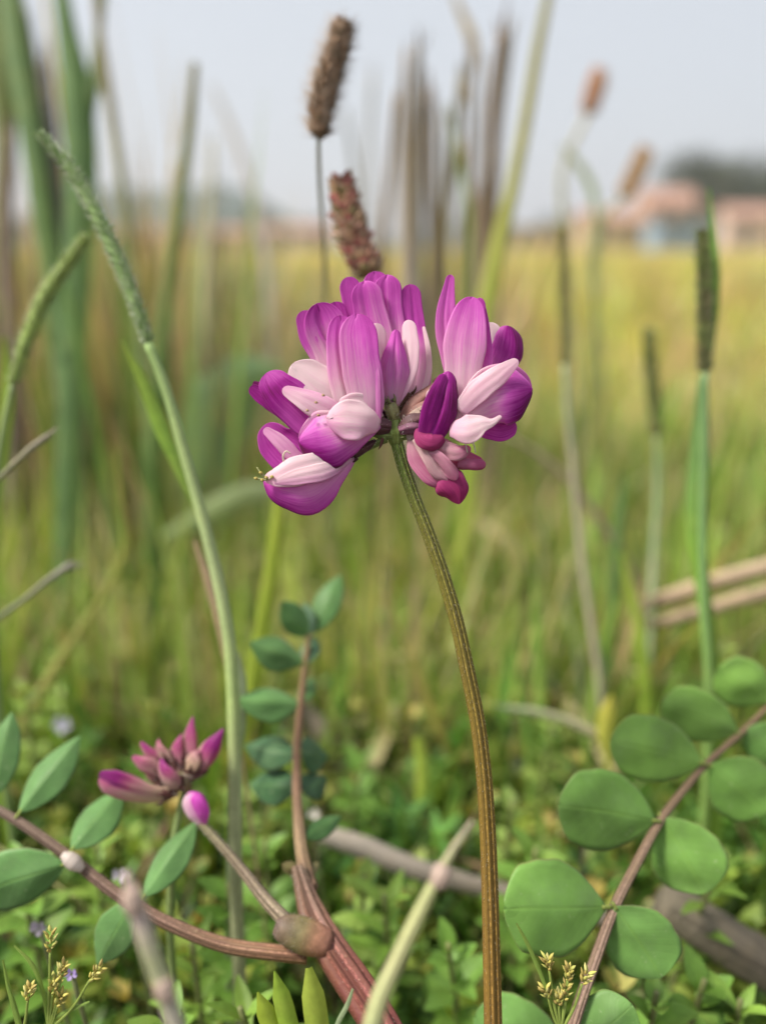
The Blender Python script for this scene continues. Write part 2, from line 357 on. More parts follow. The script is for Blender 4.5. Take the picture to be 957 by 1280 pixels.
# ---------------------------------------------------------------- far houses
def box(mb, x0, x1, y0, y1, z0, z1, col=(.3, .3, .3)):
    V = [(x, y, z) for z in (z0, z1) for y in (y0, y1) for x in (x0, x1)]
    mb.add(V, [(0, 2, 3, 1), (4, 5, 7, 6), (0, 1, 5, 4), (2, 6, 7, 3), (0, 4, 6, 2), (1, 3, 7, 5)], col)
def house(px0, px1, ytop, d, wall, roof, label, gable=True, floors=2):
    x0, x1 = at_far(px0, d), at_far(px1, d); h = (HORIZON - ytop) / FPX * d; dep = abs(x1 - x0) * .8
    root = thing('village_house', ((x0 + x1) / 2, d, 0), label, 'house', 'houses beyond the field')
    he = h * (.74 if gable else .94); mb = MB(); box(mb, x0, x1, d, d + dep, -.2, he)
    if gable:
        ym = d + dep / 2; mb.add([(x0, d, he), (x0, d + dep, he), (x0, ym, h * .97), (x1, d, he), (x1, d + dep, he), (x1, ym, h * .97)], [(0, 1, 2), (3, 5, 4)], (.3, .3, .3))
    mb.build('wall', wall, root, smooth=False); mb = MB()
    if gable:
        e = .4; ym = d + dep / 2
        for sgn, ye in ((0, d - e), (1, d + dep + e)):
            zz = he - .15; V = [(x0 - e, ye, zz), (x1 + e, ye, zz), (x1 + e, ym, h), (x0 - e, ym, h)]
            V += [(a, b, c + .22) for a, b, c in V]; mb.add(V, [(0, 1, 2, 3), (7, 6, 5, 4), (0, 4, 5, 1), (1, 5, 6, 2), (2, 6, 7, 3), (3, 7, 4, 0)], (.3, .2, .2))
    else: box(mb, x0 - .25, x1 + .25, d - .25, d + dep + .25, he + .003, h)
    mb.build('roof', roof, root, smooth=False)
    nw = max(2, int((x1 - x0) / 2.6))
    for fl in range(floors):
        for k in range(nw):
            xc = x0 + (x1 - x0) * (k + .5) / nw; zc = he * (fl + .55) / floors
            if fl == 0 and k == nw // 2:
                b = MB(); box(b, xc - .5, xc + .5, d - .06, d + .02, 0, min(2.1, he / floors * .85)); b.build('door', M_door, root, smooth=False); continue
            b = MB(); ww, wh = .55, min(.65, he / floors * .28)
            for a in ((xc - ww - .08, xc - ww, zc - wh, zc + wh), (xc + ww, xc + ww + .08, zc - wh, zc + wh), (xc - ww - .08, xc + ww + .08, zc + wh, zc + wh + .08), (xc - ww - .08, xc + ww + .08, zc - wh - .1, zc - wh)):
                box(b, a[0], a[1], d - .08, d + .02, a[2], a[3])
            w = b.build('window', M_wallw, root, smooth=False); ORIG[w.name] = ORIG[root.name]
            b = MB(); box(b, xc - ww, xc + ww, d - .03, d + .02, zc - wh, zc + wh); b.build('pane', M_pane, w, smooth=False)
HOUSES = [(715, 790, 268, 100, M_wallt, M_roof, 'tan house with tiled roof behind the golden grass spike', True, 1),
          (786, 842, 244, 112, M_wallo, M_roof, 'orange pink house rising behind the blue one', True, 2),
          (802, 872, 276, 90, M_wallb, M_roofg, 'low blue grey flat roofed house beside the dark spike', False, 1),
          (884, 962, 262, 95, M_wallp, M_roof, 'pale pink house right of the dark upright spike', True, 2),
          (600, 700, 285, 105, M_wallt, M_roofg, 'low tan shed seen between the yellow green blade and spikes', False, 1),
          (265, 345, 287, 92, M_wallp, M_roof, 'pink house glimpsed left of the upright brown spike', True, 1),
          (345, 420, 284, 96, M_wallw, M_roof, 'pale house behind the stem of the upright spike', True, 1),
          (150, 235, 288, 94, M_wallo, M_roof, 'orange brown house behind the tall green leaves', True, 1),
          (960, 1040, 268, 98, M_wallw, M_roof, 'pale house with tiled roof past the edge of the pink one', True, 2),
          (20, 120, 280, 110, M_wallb, M_roofg, 'blue grey house showing between the leftmost blades', False, 2)]
for h in HOUSES: house(*h)

# ---------------------------------------------------------------- scattered cover: templates of small plants, joined because nobody could count them
def tpl_add(T, G, col, u=None):
    nu, nv = G.shape[:2]; b = sum(len(x) for x in T['V'])
    T['V'].append(G.reshape(-1, 3)); i, j = np.meshgrid(np.arange(nu - 1), np.arange(nv - 1), indexing='ij'); q = (i * nv + j).ravel() + b
    T['F'].append(np.stack([q, q + nv, q + nv + 1, q + 1], -1)); T['C'].append(np.broadcast_to(np.asarray(col, float), (nu * nv, 3)))
    uv = np.zeros((nu, nv, 3)); uv[..., 0] = np.linspace(0, 1, nu)[:, None]; uv[..., 1] = np.linspace(-1, 1, nv)[None]; T['U'].append(uv.reshape(-1, 3))
def tpl(): return {'V': [], 'F': [], 'C': [], 'U': []}
def tpl_done(T): return {k: np.concatenate(v) for k, v in T.items()}
def leafgrid(base, dirv, up, L, W, prof, curl, nu=5, nv=3, fold=.25):
    us = np.linspace(0, 1, nu); side = nrm(np.cross(dirv, up)); v = np.linspace(-1, 1, nv)
    c = base + dirv * (us * L)[:, None] + up * (curl * L * us ** 2)[:, None]
    w = np.interp(us, np.linspace(0, 1, len(prof)), prof) * W / 2
    return c[:, None] + side * (w[:, None] * v[None])[..., None] + up * (w[:, None] * np.abs(v)[None] * fold)[..., None]
OVATE = [.15, .8, 1, .75, .02]; OBOV = [.12, .45, .85, 1, .35]; BLADE = [.6, 1, .9, .6, .03]
def sprig(seed, h, pairs, L, W, col, prof, stemc, whorl=2, up_=.5, head=None):
    r = np.random.default_rng(seed); T = tpl(); lean = r.normal(0, .16, 2); ang = r.uniform(0, 6)
    zs = np.linspace(0, 1, 6); c = np.stack([lean[0] * h * zs ** 2, lean[1] * h * zs ** 2, h * zs], -1)
    for q in (0, 1):                                            # stem: two crossed strips
        s = np.array([math.cos(q * 1.57), math.sin(q * 1.57), 0]) * .0005
        tpl_add(T, c[:, None] + s[None, None] * np.array([-1, 1])[None, :, None], stemc)
    for k in range(pairs):
        z = .15 + .85 * (k + .5) / pairs; b = np.array([lean[0] * h * z ** 2, lean[1] * h * z ** 2, h * z]); ang += 1.4 + r.normal(0, .3)
        for q in range(whorl):
            a = ang + q * 2 * math.pi / whorl; el = up_ + .5 * z + r.normal(0, .2)
            d = np.array([math.cos(a) * math.cos(el), math.sin(a) * math.cos(el), math.sin(el)]); u = np.array([-math.cos(a) * math.sin(el), -math.sin(a) * math.sin(el), math.cos(el)])
            sc = r.uniform(.7, 1.15) * (1.05 - .35 * z)
            tpl_add(T, leafgrid(b, d, u, L * sc, W * sc, prof, r.uniform(-.35, .1)), np.array(col) * r.uniform(.75, 1.25))
    if head is not None:
        for k in range(7):
            a = r.uniform(0, 6.3); d = nrm(np.array([math.cos(a) * .7, math.sin(a) * .7, .8])); tpl_add(T, leafgrid(c[-1] - [0, 0, .001], d, np.array([0, 0, 1.0]), .0035, .002, OVATE, .1, 4), head)
    return tpl_done(T)
def tuft(seed, nbl, h, w, cols, spread=.5, curl=.35, nu=6):
    r = np.random.default_rng(seed); T = tpl()
    for k in range(nbl):
        a = r.uniform(0, 6.3); el = math.pi / 2 - abs(r.normal(0, spread)); d = np.array([math.cos(a) * math.cos(el), math.sin(a) * math.cos(el), math.sin(el)])
        u = np.array([-math.cos(a) * math.sin(el), -math.sin(a) * math.sin(el), math.cos(el)]); b = np.array([r.normal(0, h * .05), r.normal(0, h * .05), -.002])
        tpl_add(T, leafgrid(b, d, u, h * r.uniform(.5, 1.1), w * r.uniform(.6, 1.2), BLADE, -r.uniform(0, curl), nu), np.array(cols[r.integers(len(cols))]) * r.uniform(.75, 1.25))
    return tpl_done(T)
def litter(seed, n, col):
    r = np.random.default_rng(seed); T = tpl()
    for k in range(n):
        a = r.uniform(0, 6.3); d = np.array([math.cos(a), math.sin(a), r.normal(0, .15)]); tpl_add(T, leafgrid(np.array([r.normal(0, .008), r.normal(0, .008), r.uniform(.001, .006)]), nrm(d), np.array([0, 0, 1.0]), r.uniform(.01, .035), r.uniform(.001, .003), BLADE, r.normal(0, .1), 4), np.array(col) * r.uniform(.6, 1.3))
    return tpl_done(T)
def scatter(name, mat, tpls, pos, scl, r, tilt=.15, hue=.10, kind='stuff'):
    V, F, CC, U, base = [], [], [], [], 0; pick = r.integers(0, len(tpls), len(pos))
    for i, t in enumerate(tpls):
        m = np.where(pick == i)[0]; k = len(m)
        if not k: continue
        a = r.uniform(0, 2 * math.pi, k); ca, sa = np.cos(a), np.sin(a); v = t['V']
        x = v[:, 0][None] * ca[:, None] - v[:, 1][None] * sa[:, None]; y = v[:, 0][None] * sa[:, None] + v[:, 1][None] * ca[:, None]; z = np.broadcast_to(v[:, 2][None], x.shape)
        tx, ty = r.normal(0, tilt, (2, k, 1)); x = x + z * tx; y = y + z * ty
        s = scl[m][:, None]; W = np.stack([x * s + pos[m, 0:1], y * s + pos[m, 1:2], z * s + pos[m, 2:3]], -1)
        j = 1 + hue * r.normal(0, 1, (k, 1, 3)) * np.array([1.0, .5, .6]); j = j * (1 + .15 * r.normal(0, 1, (k, 1, 1)))
        V.append(W.reshape(-1, 3)); CC.append((np.clip(t['C'][None] * np.clip(j, .3, 2), 0, 1)).reshape(-1, 3)); U.append(np.broadcast_to(t['U'][None], (k,) + t['U'].shape).reshape(-1, 3))
        F.append((t['F'][None] + (np.arange(k) * len(v))[:, None, None] + base).reshape(-1, 4)); base += k * len(v)
    V = np.concatenate(V); F = np.concatenate(F); me = bpy.data.meshes.new(name)
    me.vertices.add(len(V)); me.vertices.foreach_set('co', V.astype('f').ravel()); me.loops.add(F.size); me.loops.foreach_set('vertex_index', F.astype('i').ravel())
    me.polygons.add(len(F)); me.polygons.foreach_set('loop_start', np.arange(0, F.size, 4, dtype='i')); me.update(calc_edges=True)
    finish(me, np.concatenate(CC), np.concatenate(U), mat); o = bpy.data.objects.new(name, me); C.objects.link(o); o['kind'] = kind
    return o
def wedge(r, n, y0, y1, margin=1.25, power=1.0):
    """points on the ground inside the view, spread evenly in the logarithm of the distance when power = 1"""
    y = y0 * (y1 / y0) ** (r.uniform(0, 1, n) ** power); d = y * math.cos(PITCH) + CAM[2] * math.sin(PITCH)
    x = r.uniform(-1, 1, n) * (W0 / 2 / FPX) * d * margin; return np.stack([x, y, np.zeros(n)], -1)

G1, G2, G3 = (.20, .33, .05), (.12, .23, .04), (.30, .42, .08); YG = (.42, .49, .10); TAN = (.46, .36, .20); GREY = (.34, .30, .23); STR = (.60, .50, .26)
sprigs = [sprig(1, .022, 6, .0085, .0048, G1, OVATE, G3), sprig(2, .028, 7, .0075, .0040, G3, OVATE, (.2, .2, .08)), sprig(3, .018, 5, .0095, .0055, (.09, .18, .04), OBOV, G3),
          sprig(4, .030, 9, .0070, .0022, (.12, .24, .05), BLADE, G3, 4, .3), sprig(5, .024, 6, .0065, .0042, YG, OVATE, YG, 3, .5, (.45, .42, .10)), sprig(6, .034, 8, .0060, .0030, (.13, .22, .06), OBOV, (.2, .15, .1), 2, .6, (.40, .38, .12)),
          sprig(7, .020, 4, .0100, .0060, (.08, .17, .04), OVATE, G2)]
r = np.random.default_rng(3)
p = wedge(r, 8200, .055, .55, 1.3, .8); s = np.clip(r.normal(.78, .22, len(p)), .35, 1.4)
s *= np.where(p[:, 1] < .10, .75, 1.0); scatter('ground_cover_weeds', M_veg, sprigs, p, s, r, .25)
tufts = [tuft(20, 7, .045, .0022, [G1, G3, (.13, .26, .04)]), tuft(21, 6, .055, .0026, [(.14, .27, .04), YG, G1]), tuft(22, 8, .035, .0016, [G2, G1, TAN]), tuft(23, 5, .060, .0030, [(.16, .30, .05), YG])]
p = wedge(r, 2400, .12, .48, 1.25, .9); s = np.clip(r.normal(.9, .25, len(p)), .4, 1.5); s *= np.clip(.5 + p[:, 1] * 1.6, .55, 1.25)
scatter('meadow_grass', M_blade, tufts, p, s, r, .2)
lit = [litter(30, 9, TAN), litter(31, 7, GREY), litter(32, 6, STR), litter(33, 6, (.14, .09, .05))]
p = wedge(r, 330, .2, .8, 1.3); p[:, 2] = r.uniform(0, .02, len(p)); scatter('fallen_straw_litter', M_straw, [lit[0], lit[1]], p, np.clip(r.normal(1.45, .4, len(p)), .8, 2.2), r, .3)
p = wedge(r, 1500, .06, 1.2, 1.3); scatter('straw_litter', M_straw, lit, p, np.clip(r.normal(1, .3, len(p)), .5, 1.6), r, .1)
# the field: taller, yellower tufts, larger with distance only in how many blades stand for a patch
fieldt = [tuft(50, 16, .11, .005, [YG, (.50, .52, .13), STR, (.42, .48, .12)], .4, .3, 5), tuft(51, 16, .10, .005, [(.54, .54, .15), (.58, .52, .2), YG], .45, .4, 5), tuft(52, 14, .12, .006, [STR, TAN, (.56, .46, .2)], .35, .3, 5), tuft(53, 16, .09, .005, [(.36, .44, .10), YG, (.46, .50, .12)], .5, .4, 5)]
p = wedge(r, 13500, .32, 9, 1.7); s = np.clip(r.normal(.8, .2, len(p)), .4, 1.05); s *= np.clip(.22 + .6 * p[:, 1], .45, 1.05)
scatter('field_grass', M_veg, fieldt, p, s, r, .2, .12)
wide = [tuft(60 + i, 26, .13, .022, c, .5, .3, 4) for i, c in enumerate([[(.50, .50, .17), (.58, .52, .22)], [STR, (.60, .50, .26)], [(.44, .47, .15), (.5, .46, .2)], [(.60, .46, .28), STR]])]
p = wedge(r, 9000, 8, 86, 1.8); scatter('far_field_grass', M_veg, wide, p, np.clip(r.normal(.9, .2, len(p)), .5, 1.2), r, .3, .1)
# upright old growth at the left and behind the flower
old = [tuft(70, 8, .17, .0034, [TAN, STR, (.52, .47, .24)], .2, .3, 7), tuft(71, 7, .15, .005, [(.12, .22, .05), (.17, .28, .06), TAN], .18, .25, 7), tuft(72, 6, .18, .0055, [GREY, TAN, (.40, .35, .2)], .12, .1, 7), tuft(73, 7, .14, .004, [YG, STR, (.24, .32, .07)], .2, .25, 7)]
k = 680; d = r.uniform(.36, 1.3, k); px = np.where(r.uniform(0, 1, k) < .68, r.uniform(-120, 330, k), r.uniform(300, 660, k))
p = np.stack([(px - W0 / 2) / FPX * d, d * 1.0, np.zeros(k)], -1); hs = np.clip(r.normal(.86, .22, k), .35, 1.5) * np.clip(.75 + d * .3, .6, 1.1) * np.where(px < 330, 1.05, .85)
scatter('dry_reed_thicket', M_straw, [old[0], old[2]], p[::2], hs[::2], r, .08, .15); scatter('green_reed_thicket', M_blade, [old[1], old[3]], p[1::2], hs[1::2] * .92, r, .1, .15)

# tangled fine grass and straw between the flower and the field
tang = [tuft(80, 9, .055, .0013, [(.38, .46, .13), (.46, .50, .18)], .55, .7, 7), tuft(81, 8, .065, .0015, [(.48, .48, .2), STR, (.36, .44, .11)], .6, .8, 7), tuft(82, 7, .05, .0012, [STR, TAN, (.62, .54, .34)], .8, .6, 7), tuft(83, 9, .045, .0018, [(.20, .34, .06), (.26, .40, .07)], .5, .5, 7)]
p = wedge(r, 6500, .16, .65, 1.3, .85); scatter('tangled_fine_grass', M_blade, tang, p, np.clip(r.normal(.85, .25, len(p)), .4, 1.4) * np.clip(.5 + 1.3 * p[:, 1], .6, 1.15), r, .25, .12)
p = wedge(r, 900, .07, .18, 1.25, 1.0); scatter('short_fine_grass', M_blade, tang, p, np.clip(r.normal(.42, .12, len(p)), .25, .6), r, .25, .12)

upr = [tuft(90, 5, .075, .0016, [(.42, .52, .12), (.34, .46, .09)], .22, .3, 7), tuft(91, 5, .065, .0019, [(.30, .44, .08), (.46, .50, .18)], .28, .4, 7), tuft(92, 4, .08, .0014, [STR, (.5, .5, .2)], .3, .3, 7)]
p = wedge(r, 1500, .17, .55, 1.3, 1.0); scatter('upright_fine_grass', M_blade, upr, p, np.clip(r.normal(.75, .25, len(p)), .3, 1.3), r, .15, .1)
k = 150; d = r.uniform(.28, .55, k); px = r.uniform(-90, 235, k); p = np.stack([(px - W0 / 2) / FPX * d, d, np.zeros(k)], -1)
edge_ = [tuft(95, 3, .18, .0026, [TAN, (.3, .22, .14)], .1, .12, 8), tuft(96, 3, .19, .0028, [(.20, .30, .09), (.28, .38, .12)], .12, .2, 8), tuft(97, 3, .16, .0022, [STR, (.22, .18, .12)], .12, .15, 8)]
scatter('narrow_reed_fringe', M_blade, edge_, p, np.clip(r.normal(.95, .25, k), .4, 1.5), r, .06, .12)

# ---------------------------------------------------------------- builders for single grasses
def blade(mb, pts, ws, d, cols, fold=.3, roll=0, cup=.4, nu=None):
    """pts in photograph pixels at depth d, widths ws in pixels"""
    c0 = path(pts, d) if not isinstance(pts, np.ndarray) else pts
    us = np.linspace(0, 1, nu or max(12, len(c0) * 6)); c = spline(c0, us)
    dd = (c - CAM) @ FWD; w = np.interp(us, np.linspace(0, 1, len(ws)), ws) * .5 * dd / FPX
    t, _, _ = frames(c); view = nrm(c - CAM); S = nrm(np.cross(t, -view)); N = nrm(np.cross(S, t)); a = roll
    S2 = S * math.cos(a) + N * math.sin(a); N2 = N * math.cos(a) - S * math.sin(a)
    mb.sheet(c, w, S2, N2, cup, 5, ucol=cols, vfold=-fold)
def single_blade(label, pts, ws, d, cols, name='grass_shoot', mat=None, group=None, cat='grass blade', fold=.3, roll=0, ground=True, lean=.3):
    pp = path(pts, d); 
    if ground: pp = down(pp, lean); ws = list(ws) + [ws[-1] * .9, ws[-1] * .5]
    mb = MB(); blade(mb, pp, ws, d, cols, fold, roll)
    return tag(mb.build(name, mat or M_blade), label, cat, group)
def single_stalk(label, pts, ws, d, cols, name='dry_stalk', mat=None, group=None, cat='stalk', ground=True, ribs=5, lean=.2, splinter=True):
    pp = path(pts, d); dd = (pp - CAM) @ FWD; rad = [w * .5 * q / FPX for w, q in zip(np.interp(np.linspace(0, 1, len(pp)), np.linspace(0, 1, len(ws)), ws), dd)]
    if ground: pp = down(pp, lean); rad += [rad[-1], rad[-1]]
    mb = MB(); mb.tube(pp, rad, nv=10, ribs=ribs, ribamp=.1, ucol=cols)
    if splinter:                                        # frayed broken top
        t = pp[0] - pp[1]; t /= np.linalg.norm(t)
        for k in range(4):
            o = rng.normal(0, rad[0] * .5, 3); L = rad[0] * rng.uniform(2, 6); mb.tube(np.array([pp[0] + o - t * rad[0], pp[0] + o * 1.2 + t * L * .5, pp[0] + o * 1.8 + t * L]), [rad[0] * .35, rad[0] * .25, rad[0] * .05], ucol=[cols[0]] * 2, nv=5, nu=5)
    return tag(mb.build(name, mat or M_straw), label, cat, group)
def bristles(mb, c, rad, n, L, wid, cols, up=.5, r=rng):
    us = r.uniform(0.0, 1, n); t, N, B = frames(c); idx = us * (len(c) - 1); i = idx.astype(int).clip(0, len(c) - 2); f = (idx - i)[:, None]
    p = c[i] * (1 - f) + c[i + 1] * f; R = np.interp(us, np.linspace(0, 1, len(rad)), rad); a = r.uniform(0, 2 * math.pi, n)
    o = N[i] * np.cos(a)[:, None] + B[i] * np.sin(a)[:, None]; d = nrm(o + t[i] * (-up) + r.normal(0, .25, (n, 3))); l = L * r.uniform(.5, 1.2, n)
    b = p + o * (R * .9)[:, None]; e = b + d * l[:, None]; s = nrm(np.cross(d, o + .01)) * wid / 2; q = nrm(np.cross(d, s)) * wid / 2
    V = np.stack([b + s, b - s * .5 + q, b - s * .5 - q, e], 1).reshape(-1, 3); k = np.arange(n) * 4
    F = np.concatenate([np.stack([k, k + 1, k + 3], -1), np.stack([k + 1, k + 2, k + 3], -1), np.stack([k + 2, k, k + 3], -1)])
    mb.add(V, F.tolist(), np.repeat(np.array(cols)[r.integers(0, len(cols), n)], 4, 0))
def grains(mb, c, rad, n, L, W, cols, up=.6, r=rng):
    """small overlapping husks wrapped round the path c"""
    t, N, B = frames(c); a0 = 0
    for k in range(n):
        u = (k + .5) / n; idx = u * (len(c) - 1); i = min(int(idx), len(c) - 2); p = c[i] * (1 - idx + i) + c[i + 1] * (idx - i); R = np.interp(u, np.linspace(0, 1, len(rad)), rad)
        a0 += 2.399; o = N[i] * math.cos(a0) + B[i] * math.sin(a0); d = nrm(o * .8 - t[i] * up + r.normal(0, .12, 3)); l = L * r.uniform(.8, 1.25); w = W * r.uniform(.8, 1.2)
        s = nrm(np.cross(d, o)); q = nrm(np.cross(s, d)); b = p + o * R * .55
        rings = [(0, .35), (.3, 1), (.65, .85), (1, .06)]
        G = np.array([[b + d * l * z + (s * math.cos(x) + q * .7 * math.sin(x)) * w * .5 * m_ for x in np.linspace(0, 2 * math.pi, 6, endpoint=False)] for z, m_ in rings])
        mb.grid(G, True, np.array(cols[r.integers(len(cols))]) * r.uniform(.8, 1.2))
def spike(label, pts, ws, d, cols, hcols, stem=None, stemw=6, stemcol=((.2, .3, .1), (.2, .3, .1)), ngr=260, gl=11, gw=6, nh=500, hl=12, cat='grass spike', name='foxtail_grass', group=None, hairw=1.0, lean=.25, core=.6, sd=None):
    """pts from the spike's tip to its base; grains and hairs in photograph pixels"""
    c0 = path(pts, d); c = spline(c0, np.linspace(0, 1, 40)); q = (d if not hasattr(d, '__len__') else d[0]) / FPX; rad = [w * .5 * q * .8 for w in ws]
    sp = path(stem, sd if sd else d); sp = np.vstack([c0[-1:], sp]); full = down(sp, lean)
    root = thing(name, tuple(full[-1]), label, cat, group)
    mb = MB(); mb.tube(full, [stemw * .35 * q, stemw * .45 * q, stemw * .5 * q, stemw * .5 * q], ucol=stemcol, nv=10, ribs=5, ribamp=.08); mb.build('stem', M_stalk, root)
    mb = MB(); mb.tube(c0, [r_ * core for r_ in rad], ucol=[cols[0], cols[-1]], nv=8)
    grains(mb, c, rad, ngr, gl * q, gw * q, cols); mb.build('seed_head', M_calyx, root)
    mb = MB(); bristles(mb, c, rad, nh, hl * q, hairw * q, hcols); h = mb.build('bristles', M_hair, root); h['kind'] = 'stuff'
    return root

# ---------------------------------------------------------------- grasses and stalks one by one
GP = [(.16, .24, .10), (.12, .20, .08)]
DG = lambda a, b: [a, b]
# the arching hairy grass at the left, its head bowed over
spike('pale green hairy grass spike arching left over a long pale stem', [(50, 168), (84, 205), (118, 262), (150, 330), (172, 385), (186, 430)], [6, 17, 21, 22, 18, 12], .112,
      [(.23, .36, .11), (.20, .32, .09), (.27, .39, .14)], [(.5, .55, .42), (.6, .62, .5)], [(206, 480), (228, 555), (252, 640), (272, 720), (287, 800), (292, 870), (294, 940), (294, 1020)], 17,
      [(.24, .36, .12), (.32, .42, .16), (.36, .44, .20), (.32, .42, .15), (.38, .42, .22), (.30, .24, .18)], 300, 9, 3.2, 2000, 8, hairw=.6, core=.95)
single_blade('yellow green leaf sheath clasping the pale arching grass stem', [(152, 425), (176, 470), (200, 530), (226, 592), (246, 640)], [2, 14, 20, 12, 5], .1215, [(.28, .38, .06), (.22, .36, .05), (.20, .34, .06)], ground=False)
single_blade('thin dead brown leaf hanging beside the pale arching stem', [(243, 676), (262, 730), (276, 790), (287, 850)], [4, 13, 9, 4], .124, [(.42, .30, .18), (.40, .30, .17)], mat=M_straw, name='dead_leaf', cat='leaf')
single_blade('short pale green sheath low on the arching grass stem', [(296, 815), (300, 850), (300, 910), (296, 950)], [6, 16, 15, 8], .118, [(.34, .40, .26), (.30, .38, .24), (.28, .34, .16)])
spike('yellow green hairy grass spike bending off the left photograph edge', [(108, 296), (84, 330), (56, 372), (34, 425), (16, 480)], [6, 17, 22, 20, 10], .126, [(.32, .42, .10), (.36, .45, .13), (.26, .36, .09)], [(.5, .52, .35), (.42, .46, .25)],
      [(4, 540), (-4, 600), (-8, 700), (-6, 800)], 9, [(.25, .33, .12), (.2, .3, .1)], 260, 9, 3.2, 1200, 8, hairw=.6, core=.95)
spike('tall brown bristly grass spike standing upright against the sky', [(428, 32), (422, 60), (410, 95), (402, 130), (398, 172)], [8, 25, 30, 29, 16], .119, [(.17, .10, .05), (.27, .16, .09), (.12, .08, .04), (.33, .22, .14)], [(.42, .33, .25), (.34, .25, .18)],
      [(399, 215), (404, 290), (408, 400), (412, 520), (416, 640)], 7, [(.34, .34, .27), (.3, .3, .2)], 300, 13, 8, 1500, 24, hairw=.8, sd=[.125, .14, .17, .21, .26])
spike('reddish brown grass spike leaning just above the pink flower', [(427, 228), (434, 262), (444, 300), (462, 345)], [12, 34, 40, 36], .124, [(.30, .15, .10), (.38, .24, .14), (.24, .18, .08), (.42, .28, .20), (.36, .12, .11)], [(.45, .36, .26), (.4, .3, .2)],
      [(470, 400), (474, 480), (470, 600), (460, 700)], 9, [(.2, .2, .08), (.22, .26, .1)], 210, 17, 12, 900, 14, hairw=.8, sd=[.14, .17, .22, .27])
spike('small orange brown spike on a nodding stem against the sky', [(748, 93), (742, 115), (735, 142)], [10, 20, 14], .36, [(.42, .20, .10), (.48, .27, .14)], [(.5, .36, .25)],
      [(722, 168), (706, 200), (706, 300), (716, 420), (722, 520)], 8, [(.38, .34, .2), (.26, .3, .1)], 110, 10, 8, 200, 7)
spike('golden brown spike slanting over the far orange house', [(806, 190), (793, 218), (779, 246)], [10, 19, 14], .37, [(.52, .33, .15), (.44, .26, .11)], [(.55, .42, .25)],
      [(757, 268), (742, 292), (742, 380), (752, 480)], 8, [(.42, .36, .16), (.3, .32, .1)], 110, 10, 8, 200, 7)
single_blade('bent green leaf arching over the sky between the small spikes', [(702, 182), (722, 205), (738, 232), (745, 272), (744, 330)], [4, 9, 10, 8, 8], .34, [(.36, .38, .22), (.22, .30, .14), (.3, .34, .12)])
spike('dark green narrow spike standing upright beside its broad leaf', [(877, 290), (879, 340), (880, 400), (880, 465)], [12, 18, 19, 17], .142, [(.15, .18, .06), (.19, .23, .07), (.2, .18, .09)], [(.3, .32, .2), (.2, .24, .12)],
      [(879, 560), (877, 650), (878, 740), (884, 830)], 12, [(.14, .25, .09), (.17, .30, .09), (.22, .34, .07)], 300, 9, 5, 600, 6, hairw=.7)
single_blade('pointed bright green leaf rising beside the dark upright spike', [(885, 235), (891, 300), (892, 345), (890, 400), (886, 460)], [2, 9, 14, 12, 4], .145, [(.12, .26, .04), (.15, .30, .05), (.1, .2, .04)], ground=False)
single_blade('broad folded green leaf under the dark upright spike', [(878, 470), (877, 540), (872, 620), (872, 680), (880, 740), (890, 830)], [10, 22, 27, 24, 18, 20], .1435, [(.13, .22, .08), (.15, .28, .07), (.22, .38, .05), (.2, .34, .05), (.18, .32, .05)], roll=.3)
spike('thin brownish spike standing alone in the yellow field', [(702, 285), (704, 340), (705, 400), (705, 455)], [6, 9, 10, 9], .19, [(.24, .22, .08), (.30, .28, .10)], [(.4, .38, .2)],
      [(709, 520), (714, 570), (722, 660), (735, 760), (747, 840)], 9, [(.26, .34, .2), (.38, .34, .24), (.42, .36, .26), (.36, .36, .22)], 190, 8, 5, 200, 5)
spike('short dull green spike between the thin and the dark spikes', [(810, 412), (813, 460), (817, 505), (819, 545)], [6, 13, 14, 10], .2, [(.18, .22, .06), (.24, .24, .09)], [(.36, .38, .2)],
      [(821, 600), (817, 680), (814, 740), (812, 800)], 8, [(.24, .34, .15), (.36, .42, .28), (.3, .38, .2)], 190, 9, 6, 200, 5)
single_blade('long olive blade slanting up out of the picture against the sky', [(690, -30), (672, 60), (655, 160), (640, 235), (622, 310), (606, 400), (596, 500)], [10, 14, 15, 17, 22, 24, 24], .25, [(.26, .24, .08), (.30, .28, .07), (.34, .36, .06), (.28, .36, .05), (.25, .34, .05)])
single_blade('bright yellow green blade rising behind the flower to the left of its stem', [(356, 560), (348, 650), (336, 740), (320, 830), (304, 930)], [10, 17, 20, 20, 16], .155, [(.36, .44, .05), (.34, .44, .05), (.33, .42, .05)], roll=.2)
